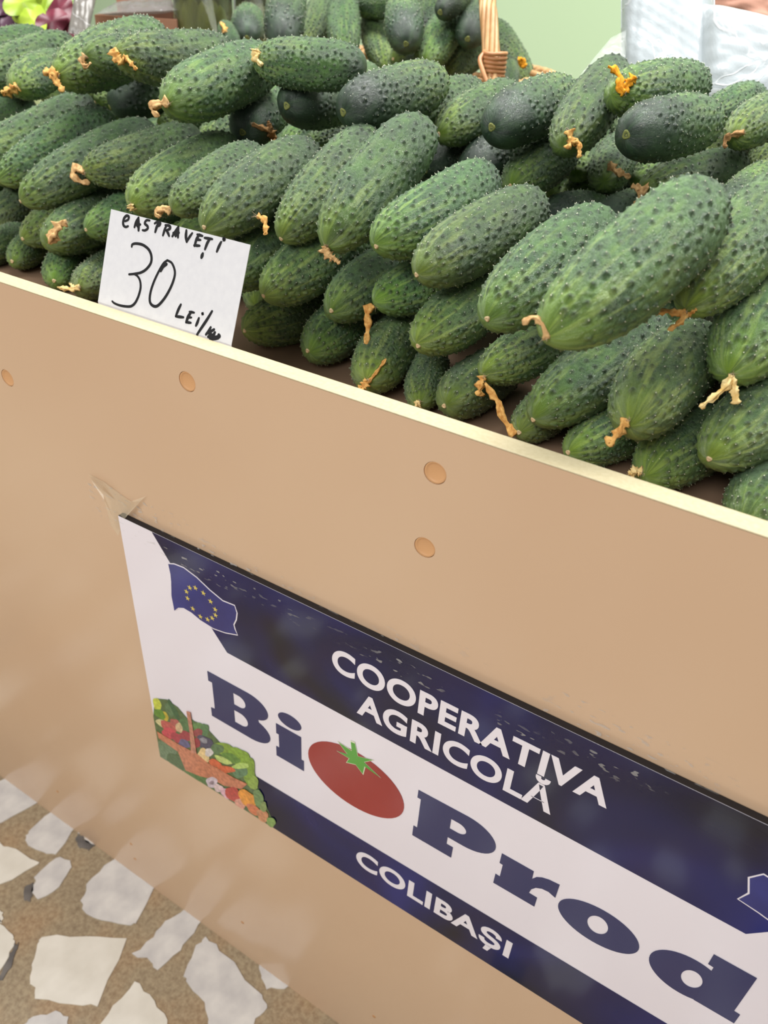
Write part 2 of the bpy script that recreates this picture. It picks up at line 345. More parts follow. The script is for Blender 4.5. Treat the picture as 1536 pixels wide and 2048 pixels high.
FR = [(.237, -1.237), (.222, -1.262), (.234, -1.301), (.224, -1.329), (.262, -1.336), (.31, -1.35), (.37, -1.353), (.41, -1.33), (.435, -1.35), (.438, -1.25), (.43, -1.21), (.39, -1.2), (.33, -1.22), (.28, -1.245)]
for P, lb in ((FL, 'waving blue flag with a ring of twelve gold stars'), (FR, 'waving blue flag cut off at the right')):
    f = flat('printed_flag', [P], M_FLAG, 0.0007, label=lb); flat('flag_outline', [offset_poly(P, 0.0035)], M_SIGNW, 0.0005, parent=f)
    if P is FL:
        for x, z in [(-1.086, -1.239), (-1.067, -1.23), (-1.042, -1.234), (-1.021, -1.25), (-1.008, -1.269), (-1.009, -1.288), (-1.021, -1.304), (-1.037, -1.317), (-1.061, -1.32), (-1.084, -1.306), (-1.098, -1.279), (-1.099, -1.258)]:
            x = -1.052 + (x + 1.052) * 1.0; pts = []
            for i in range(10):
                r = 0.0085 if i % 2 == 0 else 0.0034; an = math.radians(90 + 36 * i); pts.append((x + r * math.cos(an), z + r * math.sin(an)))
            flat('star', [pts], M_STAR, 0.0009, parent=f)
# printed basket of vegetables in the lower left corner
def c5(X, Y):
    p = on_y(300 + X / 5.908, 1380 + Y / 5.908, SY); return p[0] / SD, (p[2] - 1.08) / SD
PV = {}
def pm(rgb):
    if rgb not in PV: PV[rgb] = noisy('print_%d_%d_%d' % rgb, tuple(int(v * .85) for v in rgb), tuple(min(255, int(v * 1.1)) for v in rgb), 260, 0.2, 0.5)
    return PV[rgb]
veg = [  # cx, cy, rx, ry, rot, colour (crop pixels)
 (90, 170, 45, 85, -15, (196, 204, 74)), (170, 300, 70, 40, 45, (190, 170, 60)), (120, 280, 80, 45, 40, (96, 140, 50)),
 (290, 240, 28, 150, -28, (60, 100, 66)), (230, 230, 32, 90, -28, (90, 120, 84)), (430, 400, 90, 80, 0, (84, 120, 78)), (570, 450, 90, 70, 20, (100, 140, 84)), (650, 470, 50, 80, 0, (86, 126, 84)),
 (150, 390, 80, 40, 30, (214, 204, 150)), (230, 430, 110, 55, 30, (188, 92, 86)), (300, 380, 60, 40, 30, (176, 96, 90)), (240, 510, 100, 60, 30, (198, 76, 86)), (330, 560, 90, 50, 30, (170, 60, 74)), (430, 540, 80, 60, 20, (160, 60, 70)), (350, 440, 40, 60, -20, (210, 180, 140)),
 (410, 630, 70, 50, 25, (96, 92, 130)), (570, 500, 60, 50, 0, (150, 70, 74)), (650, 610, 110, 70, 25, (74, 72, 96)), (640, 590, 50, 30, 25, (140, 140, 150)), (560, 620, 40, 60, 0, (150, 50, 60)),
 (200, 700, 130, 130, 30, (104, 128, 96)), (350, 850, 160, 80, 30, (72, 100, 60)), (560, 1000, 170, 60, 30, (86, 120, 70)),
 (900, 700, 150, 70, 20, (128, 158, 62)), (800, 690, 80, 60, 0, (92, 122, 82)), (1060, 780, 140, 90, 35, (132, 168, 60)), (1180, 960, 70, 170, 0, (128, 160, 60)), (1230, 1090, 60, 80, 0, (140, 168, 74)), (950, 800, 120, 60, 15, (96, 136, 60)), (1070, 960, 90, 70, 0, (96, 130, 96)),
 (870, 820, 110, 34, 25, (188, 206, 120)), (1080, 890, 100, 34, -5, (176, 204, 110)), (780, 860, 90, 40, 28, (210, 104, 66)), (900, 930, 110, 42, 5, (206, 100, 62)), (640, 770, 68, 90, -10, (224, 196, 140)), (705, 730, 48, 50, 0, (214, 206, 204)),
]
veg2 = [(740, 1080, 66, 64, 30, (206, 190, 200)), (820, 1150, 60, 44, 30, (214, 190, 190)), (910, 1210, 80, 50, 40, (222, 176, 190)), (1000, 1230, 120, 74, 40, (184, 66, 56)), (1080, 1330, 70, 60, 30, (210, 150, 130)), (1160, 1270, 130, 76, 42, (226, 150, 50)), (1230, 1400, 90, 50, 40, (206, 120, 80)), (1340, 1470, 60, 84, -30, (200, 140, 100)), (1290, 1270, 56, 110, -10, (110, 140, 86)), (1350, 1370, 40, 60, 0, (130, 150, 90)), (1440, 1550, 50, 60, -30, (126, 158, 84)), (740, 1085, 26, 24, 0, (150, 130, 140))]
pv = empty('printed_vegetables'); pv.parent = sign; pv['label'] = 'printed picture of a wicker basket full of vegetables'
def clampP(P): return [(max(x, XL + .0005), max(z, ZB + .0005)) for x, z in P]
out = [(60, 95), (200, 110), (330, 200), (440, 330), (640, 410), (850, 640), (1000, 700), (1200, 870), (1250, 1000), (1280, 1150), (1370, 1350), (1480, 1590), (1420, 1700), (120, 800), (30, 300)]
flat('printed_leaves', [clampP([c5(*p) for p in out])], pm((84, 108, 66)), 0.0005, parent=pv)
def blob(e, lift):
    cx, cy, rx, ry, rot, rgb = e; r = math.radians(rot); pts = []
    for i in range(26):
        a = 2 * math.pi * i / 26; k = 1 + 0.07 * math.sin(3 * a + cx) + 0.05 * math.sin(5 * a + cy); X = rx * k * math.cos(a); Y = ry * k * math.sin(a)
        pts.append(c5(cx + X * math.cos(r) - Y * math.sin(r), cy + X * math.sin(r) + Y * math.cos(r)))
    flat('printed_vegetable', [clampP(pts)], pm(rgb), lift, 0.0001, parent=pv)
for i, e in enumerate(veg): blob(e, 0.0006 + 0.000012 * i)
flat('printed_basket', [[c5(*p) for p in [(90, 480), (330, 625), (560, 745), (700, 860), (830, 930), (1000, 1030), (1160, 1100), (1090, 1160), (880, 1120), (740, 1040), (600, 1010), (430, 940), (340, 720), (110, 560)]]], pm((196, 124, 92)), 0.00112, parent=pv)
flat('printed_handle', [[c5(*p) for p in [(440, 240), (485, 255), (525, 500), (560, 740), (495, 730), (478, 480)]]], pm((190, 130, 108)), 0.00125, parent=pv)
for i, e in enumerate(veg2): blob(e, 0.0012 + 0.000012 * i)
# clear tape over the top edge of the sign
def tape_mat():
    q = NT('clear_tape'); tc = q.n('ShaderNodeTexCoord').outputs['Object']
    mp = q.n('ShaderNodeMapping'); mp.inputs['Scale'].default_value = (0.55, 0.0, 1.5); q.l(tc, mp.inputs[0])
    n1 = q.noise(200, 1, mp.outputs[0]); n2 = q.noise(13, 2, mp.outputs[0])
    spots = q.math('MULTIPLY', q.ramp(n1, [(0.62, BW(0)), (0.65, BW(1))]), q.ramp(n2, [(0.45, BW(0)), (0.6, BW(1))]))
    q.set(Base_Color=(0.62, 0.60, 0.57, 1), Roughness=0.3, Specular_IOR_Level=0.25, Alpha=q.math('ADD', q.math('MULTIPLY', spots, 0.40), 0.0))
    return q.m
tp = []; tf = []; nx = 150; prof = []
for z, y in ((-1.035, -0.0004), (-1.06, -0.0004), (-1.085, -0.0006), (-1.103, -0.0016), (-1.1155, -0.0060), (-1.122, -0.0070), (-1.14, -0.0071), (-1.165, -0.0071)): prof.append((z, y))
for i in range(nx):
    u = i / (nx - 1)
    for j, (z, y) in enumerate(prof):
        x = -1.40 + u * 1.995; 
        if x < XL and j > 3: y = -0.0006 + (y + 0.0006) * max(0, 1 - (XL - x) / 0.05)
        dz = -0.0 if i > 5 else 0.01 * (5 - i) / 5
        tp.append((x * D, y - (0.0003 * abs(math.sin(i * 0.9 + j)) if 1 < j < 4 else 0), 1.08 + (z + dz * (j - 3) * 0.6 + 0.003 * math.sin(i * 0.35) * (j in (0, 7))) * D))
for i in range(nx - 1):
    for j in range(len(prof) - 1): a = i * len(prof) + j; tf.append((a, a + 1, a + len(prof) + 1, a + len(prof)))
M_TAPE = tape_mat()
link('tape_strip', mesh('tape_strip', tp, tf, M_TAPE, True), None, 'clear adhesive tape full of small bubbles along the top edge of the sign', 'tape')
# loose crumpled end of the tape
pts = [(176, 946), (205, 962), (236, 985), (262, 1003), (292, 992)]; low = [(182, 960), (208, 1000), (222, 1050), (236, 1072), (246, 1035)]
V = []; F = []
for i, (p, q) in enumerate(zip(pts, low)):
    for j in range(5):
        X = p[0] + (q[0] - p[0]) * j / 4; Y = p[1] + (q[1] - p[1]) * j / 4; V.append(on_y(X, Y, -0.0012 - 0.0022 * ((i + j) % 2) - (0.003 if 0 < i < 4 and j > 1 else 0)))
for i in range(4):
    for j in range(4): a = i * 5 + j; F.append((a, a + 1, a + 6, a + 5))
M_TAPE2 = NT('crumpled_tape'); M_TAPE2.set(Base_Color=lin(226, 214, 186), Roughness=0.15, Alpha=0.28)
link('tape_end', mesh('tape_end', V, F, M_TAPE2.m), None, 'crumpled loose end of clear tape at the upper left corner of the sign', 'tape')

# ------------------------------------------------------------------ price card
cBL = np.array([-0.472, 0.0166, 0.8664]); cTL = np.array([-0.472, 0.0415, 0.9290]); cU = np.array([0.131, 0, -0.0004]); cV = cTL - cBL
cN = np.cross(cU, cV); cN /= np.linalg.norm(cN)
card = empty('price_card', tuple(cBL), 'white handwritten price card standing behind the counter edge', 'price card')
TH_C = 0.0004
fb = cBL + np.array([0, 0, -0.055]) ; back = -cN * TH_C if cN[1] < 0 else cN * TH_C
V = []
for q in (cBL, cBL + cU, cBL + cU + cV + np.array([0, 0, 0.0]), cTL, fb, fb + cU): V += [q - cBL, q - cBL + back]
F = [(0, 2, 4, 6), (1, 7, 5, 3), (4, 5, 7, 6), (2, 3, 5, 4), (0, 6, 7, 1), (8, 10, 2, 0), (9, 1, 3, 11), (10, 11, 3, 2), (8, 0, 1, 9)]
link('card_sheet', mesh('card_sheet', V, F, M_PAPER), card)
def on_card(X, Y):
    px, py = 180 + X / 4.518, 400 + Y / 4.518; d = ray(px, py); n = cN; t = (n @ (cBL - EYE)) / (n @ d); return EYE + d * t
cn = cN if cN[1] < 0 else -cN
def stroke(pts, wpx, thin=0.75):
    P = spline(pts, max(8, len(pts) * 6)) if len(pts) > 1 else np.array([[pts[0][0] - 2, pts[0][1] - 2], [pts[0][0] + 2, pts[0][1] + 2]])
    W = np.array([on_card(*p) for p in P]); T = np.gradient(W, axis=0); T /= np.linalg.norm(T, axis=1)[:, None] + 1e-12
    N = np.cross(T, cn); k = len(W); V = []; F = []
    for i in range(k):
        r = wpx * (thin + (1 - thin) * math.sin(math.pi * i / (k - 1)) if k > 2 else 1) * 0.5 * 11.5e-5
        off = cn * (0.00018 + 0.00003 * (i % 2)); V += [W[i] + N[i] * r + off - cBL, W[i] - N[i] * r + off - cBL]
    for i in range(k - 1): F.append((2 * i, 2 * i + 1, 2 * i + 3, 2 * i + 2))
    for e in (0, k - 1):                       # round ends
        o = len(V); r = wpx * thin * 0.5 * 11.5e-5
        V += [W[e] + cn * 0.0002 - cBL + r * (math.cos(a) * T[e] + math.sin(a) * N[e]) for a in np.linspace(0, 2 * math.pi, 10, endpoint=False)]; F.append(tuple(range(o, o + 10)))
    return V, F
words = {
 'CASTRAVE\u021aI': [([(318, 192), (345, 178), (352, 152), (332, 143), (310, 165), (300, 205), (306, 232), (325, 244), (345, 237)], 19), ([(440, 160), (418, 200), (403, 245)], 20), ([(438, 165), (440, 220), (440, 275)], 22), ([(408, 222), (456, 222)], 20), ([(420, 195), (430, 240)], 20),
   ([(540, 186), (512, 184), (496, 212), (520, 236), (522, 258), (498, 275), (476, 273)], 18), ([(585, 212), (608, 200), (635, 206), (630, 228), (610, 238)], 18), ([(618, 208), (602, 250), (590, 290)], 20),
   ([(690, 232), (675, 272), (660, 320)], 19), ([(682, 228), (718, 234), (724, 258), (692, 276)], 19), ([(692, 276), (706, 300), (716, 325)], 19),
   ([(800, 242), (770, 290), (745, 328)], 20), ([(800, 242), (796, 290), (796, 338)], 20), ([(755, 300), (803, 296)], 24), ([(782, 268), (775, 325)], 24),
   ([(872, 275), (868, 330), (875, 378)], 21), ([(875, 378), (900, 335), (925, 300)], 18), ([(990, 312), (965, 352), (945, 415)], 20), ([(970, 312), (1017, 325)], 18), ([(960, 356), (1000, 362)], 17), ([(942, 410), (992, 414)], 18),
   ([(1036, 342), (1106, 354)], 18), ([(1084, 352), (1060, 392), (1040, 445)], 20), ([(1020, 485), (1008, 520)], 24), ([(1186, 380), (1166, 420), (1147, 466)], 20), ([(1212, 355)], 32)],
 '30': [([(378, 422), (384, 402), (420, 394), (480, 407), (533, 450), (556, 510), (550, 570), (510, 625), (460, 656), (400, 668), (354, 672)], 19), ([(402, 670), (432, 690), (453, 730), (458, 790), (442, 860), (415, 920), (385, 953), (350, 963), (280, 955), (225, 935), (202, 916)], 18),
   ([(700, 545), (660, 580), (600, 690), (560, 790), (542, 870), (546, 930), (580, 960), (620, 950), (680, 880), (735, 780), (765, 690), (765, 630), (740, 570), (700, 545)], 19), ([(692, 580), (660, 600), (640, 640)], 26)],
 'LEI/kg': [([(822, 945), (800, 990), (776, 1050)], 20), ([(776, 1052), (810, 1056), (845, 1060)], 19), ([(915, 1012), (888, 1055), (870, 1105)], 22), ([(900, 1010), (942, 1018)], 17), ([(885, 1060), (918, 1062)], 16), ([(870, 1104), (912, 1110)], 18),
   ([(985, 1068), (970, 1110), (958, 1136)], 20), ([(1018, 1028)], 24), ([(1104, 1005), (1060, 1078), (1012, 1150), (968, 1216)], 20),
   ([(1092, 1150), (1070, 1190), (1048, 1216)], 20), ([(1122, 1170), (1078, 1202), (1112, 1222), (1130, 1196)], 22), ([(1070, 1236), (1120, 1226), (1090, 1250), (1165, 1236), (1164, 1218)], 26), ([(1100, 1254), (1160, 1250)], 20)],
}
for wd, st in words.items():
    V, F = merge([stroke(p, k) for p, k in st]); link('handwriting', mesh('handwriting', V, F, M_INK), card, label='black marker writing reading ' + wd)

# ------------------------------------------------------------------ cucumbers
VIS = {
'2a':('L',-0.8365,0.1649,0.8238,-0.8531,0.2797,0.8485,0.0219),
'2b':('L',-0.7241,0.1376,0.8398,-0.7174,0.2569,0.864,0.0219),
'2c':('L',-0.6587,0.1167,0.8528,-0.6781,0.2434,0.8653,0.0242),
'2d':('L',-0.6287,0.1413,0.8656,-0.6136,0.2614,0.88,0.0221),
'1a':('L',-0.7643,0.1094,0.8193,-0.8068,0.1965,0.8194,0.0173),
'1b':('L',-0.7288,0.1235,0.8192,-0.7699,0.2097,0.8192,0.0173),
'1c':('L',-0.6498,0.111,0.8194,-0.712,0.1859,0.8194,0.0174),
'1d':('L',-0.6078,0.1054,0.8204,-0.6542,0.1968,0.8204,0.0185),
'2e':('L',-0.4238,0.1083,0.8681,-0.4417,0.2331,0.8968,0.0239),
'2f':('L',-0.3907,0.1132,0.8631,-0.3673,0.2384,0.9007,0.025),
'2g':('L',-0.3338,0.1267,0.8603,-0.3321,0.2496,0.8761,0.0228),
'2h':('L',-0.3048,0.1432,0.8686,-0.2538,0.2535,0.8938,0.0228),
'1e':('L',-0.4188,0.1202,0.8241,-0.396,0.2398,0.8242,0.0227),
'1f':('L',-0.3504,0.1177,0.8251,-0.3585,0.2448,0.8251,0.0238),
'1g':('L',-0.2809,0.0975,0.8245,-0.3114,0.2184,0.8298,0.0231),
'1h':('L',-0.2366,0.1034,0.8181,-0.2713,0.1902,0.8181,0.016),
'1i':('L',-0.2146,0.1005,0.8245,-0.2091,0.2154,0.8228,0.0212),
'2i':('L',-0.1949,0.1188,0.8474,-0.162,0.2315,0.8689,0.0205),
'1j':('L',-0.1563,0.1054,0.8198,-0.1476,0.2045,0.82,0.0179),
'2j':('L',-0.2423,0.1046,0.8624,-0.2297,0.2292,0.8884,0.0234),
'2k':('L',-0.1431,0.0904,0.8406,-0.102,0.2173,0.8829,0.0238),
'1k':('L',-0.1167,0.0963,0.8218,-0.0771,0.1993,0.8218,0.0201),
'2l':('L',-0.0798,0.0711,0.8678,-0.0652,0.2083,0.8795,0.0263),
'1l':('L',-0.065,0.0906,0.8268,-0.0259,0.2194,0.8265,0.0251),
'2m':('L',-0.0301,0.0909,0.8504,0.0086,0.2141,0.8788,0.0241),
'3r':('L',-0.0354,0.1115,0.8977,-0.0301,0.2673,0.9371,0.0268),
'1m':('L',-0.0006,0.0707,0.8254,0.0304,0.1966,0.8254,0.0241),
'3q':('L',-0.0709,0.1095,0.9297,-0.0444,0.2314,0.9836,0.0231),
'3p':('L',-0.1204,0.02,0.9275,-0.0782,0.149,0.9853,0.0272),
'3o':('L',-0.181,0.0783,0.9055,-0.1558,0.2175,0.9428,0.0251),
'3n':('L',-0.2496,0.1076,0.9117,-0.216,0.2372,0.9432,0.0229),
'3m':('L',-0.2908,0.1198,0.9204,-0.2625,0.2474,0.9528,0.0237),
'3l':('L',-0.3297,0.113,0.9147,-0.3185,0.2326,0.9871,0.0244),
'3k':('L',-0.384,0.1291,0.9061,-0.3696,0.2398,0.9709,0.0227),
'3j':('L',-0.4354,0.0982,0.9115,-0.4237,0.2333,0.9528,0.0237),
'3i':('L',-0.4762,0.1051,0.9164,-0.4661,0.207,0.9482,0.0184),
'3h':('L',-0.5381,0.1178,0.9069,-0.5261,0.245,0.941,0.0234),
'3g':('L',-0.6463,0.1634,0.909,-0.5699,0.2473,0.9425,0.0221),
'3f':('L',-0.6976,0.1258,0.8827,-0.6419,0.2563,0.9415,0.0228),
'3e':('L',-0.7483,0.1418,0.8912,-0.7006,0.257,0.9447,0.022),
'3d':('L',-0.7966,0.1369,0.8973,-0.7408,0.2688,0.951,0.023),
'3c':('L',-1.0761,0.3311,0.8902,-0.9952,0.386,0.9129,0.0175),
'4a':('L',-0.9934,0.2832,0.9693,-0.9695,0.4044,0.9907,0.0218),
'4b':('L',-0.9251,0.2439,0.951,-0.8863,0.3752,0.9924,0.0248),
'4c':('L',-0.7839,0.2053,0.9661,-0.8325,0.3092,0.9798,0.0205),
'4d':('L',-0.7019,0.1936,0.9843,-0.7126,0.3492,1.0136,0.0275),
'4e':('L',-0.6618,0.1977,1.0021,-0.6586,0.3076,1.0062,0.0204),
'4f':('L',-0.6118,0.1887,1.0075,-0.5806,0.3079,1.0075,0.0238),
'4g':('L',-0.5222,0.154,0.9829,-0.5258,0.3028,1.0082,0.0257),
'4h':('L',-0.5034,0.2466,1.0131,-0.4004,0.2691,1.0154,0.0203),
'4i':('D',-0.5186,0.2464,0.9534,-0.5596,0.3649,0.9743,0.0235),
'4j':('D',-0.4676,0.2476,0.981,-0.4735,0.3808,0.9821,0.0237),
'4k':('D',-0.3874,0.2177,0.9875,-0.3624,0.3423,1.0053,0.0244),
'4l':('L',-0.412,0.32,0.9678,-0.3632,0.4286,0.9917,0.0212),
'4m':('L',-0.3462,0.3091,0.9674,-0.328,0.4274,0.9937,0.0214),
'4n':('D',-0.2774,0.2672,0.9852,-0.2597,0.4037,1.0008,0.0239),
'4o':('L',-0.219,0.2732,0.9765,-0.2261,0.4045,1.0255,0.0223),
'4p':('L',-0.1937,0.2922,1.0153,-0.1597,0.4346,1.0169,0.022),
'4q':('D',-0.1665,0.2567,0.9949,-0.1266,0.3652,0.9996,0.0229),
'4r':('L',-0.1547,0.4544,0.9882,-0.1238,0.5445,1.0042,0.0178),
'4s':('L',-0.1129,0.3806,0.9881,-0.0929,0.49,1.0025,0.0193),
'4t':('L',-0.1025,0.4983,0.9498,-0.0955,0.5885,0.9831,0.0171),
'4u':('L',-0.1687,0.3502,0.9422,-0.1064,0.4496,0.9579,0.0202),
'4v':('L',-0.263,0.2877,0.9402,-0.2596,0.408,0.9566,0.0219),
'4w':('L',-0.2074,0.3655,0.9387,-0.2224,0.4662,0.9594,0.0196),
'5a':('D',-0.3205,0.3161,0.9371,-0.2885,0.4279,0.9673,0.0223),
'5b':('D',-0.2453,0.3298,0.912,-0.192,0.4249,0.9039,0.0205),
'5c':('D',-0.1992,0.3395,0.9141,-0.1584,0.4222,0.9295,0.0169),
'5d':('D',-0.0986,0.321,0.9354,-0.0783,0.4102,0.9635,0.0174),
'5e':('L',-0.515,0.3391,0.9304,-0.4747,0.4206,0.9522,0.0163),
'5f':('L',-0.5609,0.3605,0.9232,-0.5581,0.4507,0.9478,0.016),
'5g':('L',-0.6337,0.317,0.922,-0.6483,0.4192,0.95,0.0196),
'5h':('D',-0.7587,0.3042,0.9428,-0.6898,0.4112,0.9913,0.0249),
'5i':('D',-0.3647,0.3238,0.9329,-0.3473,0.4246,0.9585,0.0194),
'5j':('L',-0.8204,0.3367,0.9387,-0.805,0.4258,0.9623,0.0167),
'5q':('L',-0.2,0.444,0.9308,-0.1709,0.5483,0.9434,0.02),
'5n':('L',-0.1478,0.5054,0.95,-0.1202,0.6025,0.975,0.0192),
'5o':('L',-0.3054,0.5128,0.8887,-0.2908,0.6302,0.9202,0.0225),
'5p':('L',-0.201,0.4832,0.9535,-0.2719,0.5401,0.9827,0.0178),
'5l':('L',-0.2575,0.4195,0.907,-0.222,0.528,0.923,0.0215),
'5m':('L',-0.2464,0.4047,0.9348,-0.267,0.5031,0.97,0.0198),
'5k':('L',-0.7177,0.3333,0.9273,-0.6782,0.419,0.9396,0.0174),
'b0':('L',-0.8562,0.6104,1.0124,-0.802,0.5705,0.9895,0.0124),
'b1':('D',-0.8053,0.6006,0.9996,-0.8728,0.69,1.023,0.0228),
'b2':('D',-0.6792,0.5165,1.0025,-0.7453,0.6205,1.0687,0.0248),
'b3':('L',-0.7266,0.6274,0.991,-0.762,0.7242,1.0469,0.021),
'b4':('L',-0.6439,0.6024,0.9885,-0.7065,0.6876,1.06,0.022),
'b5':('L',-0.6318,0.6868,0.9732,-0.7093,0.7602,1.0309,0.0199),
'b6':('D',-0.5249,0.5522,1.0158,-0.5931,0.6561,1.0586,0.0232),
'b7':('L',-0.7115,0.7195,1.0439,-0.6268,0.7268,1.0501,0.0194),
'b8':('L',-0.5153,0.5821,0.9951,-0.5395,0.6977,1.0421,0.0226),
'b9':('L',-0.5222,0.64,0.977,-0.5012,0.7417,1.0175,0.0209),
'b10':('L',-0.5798,0.6168,0.9934,-0.5802,0.7007,1.0008,0.0138),
'b11':('D',-0.5641,0.6626,1.0144,-0.5767,0.7125,1.0683,0.017),
'b12':('D',-0.5094,0.6016,1.0479,-0.5102,0.6711,1.0687,0.0145),
'b13':('D',-0.4779,0.6184,1.0229,-0.5165,0.7303,1.061,0.0207),
'b14':('L',-0.4351,0.7297,0.969,-0.5199,0.7764,1.0357,0.0188),
'b15':('L',-0.4197,0.6223,1.005,-0.3984,0.5783,0.9769,0.01),
}
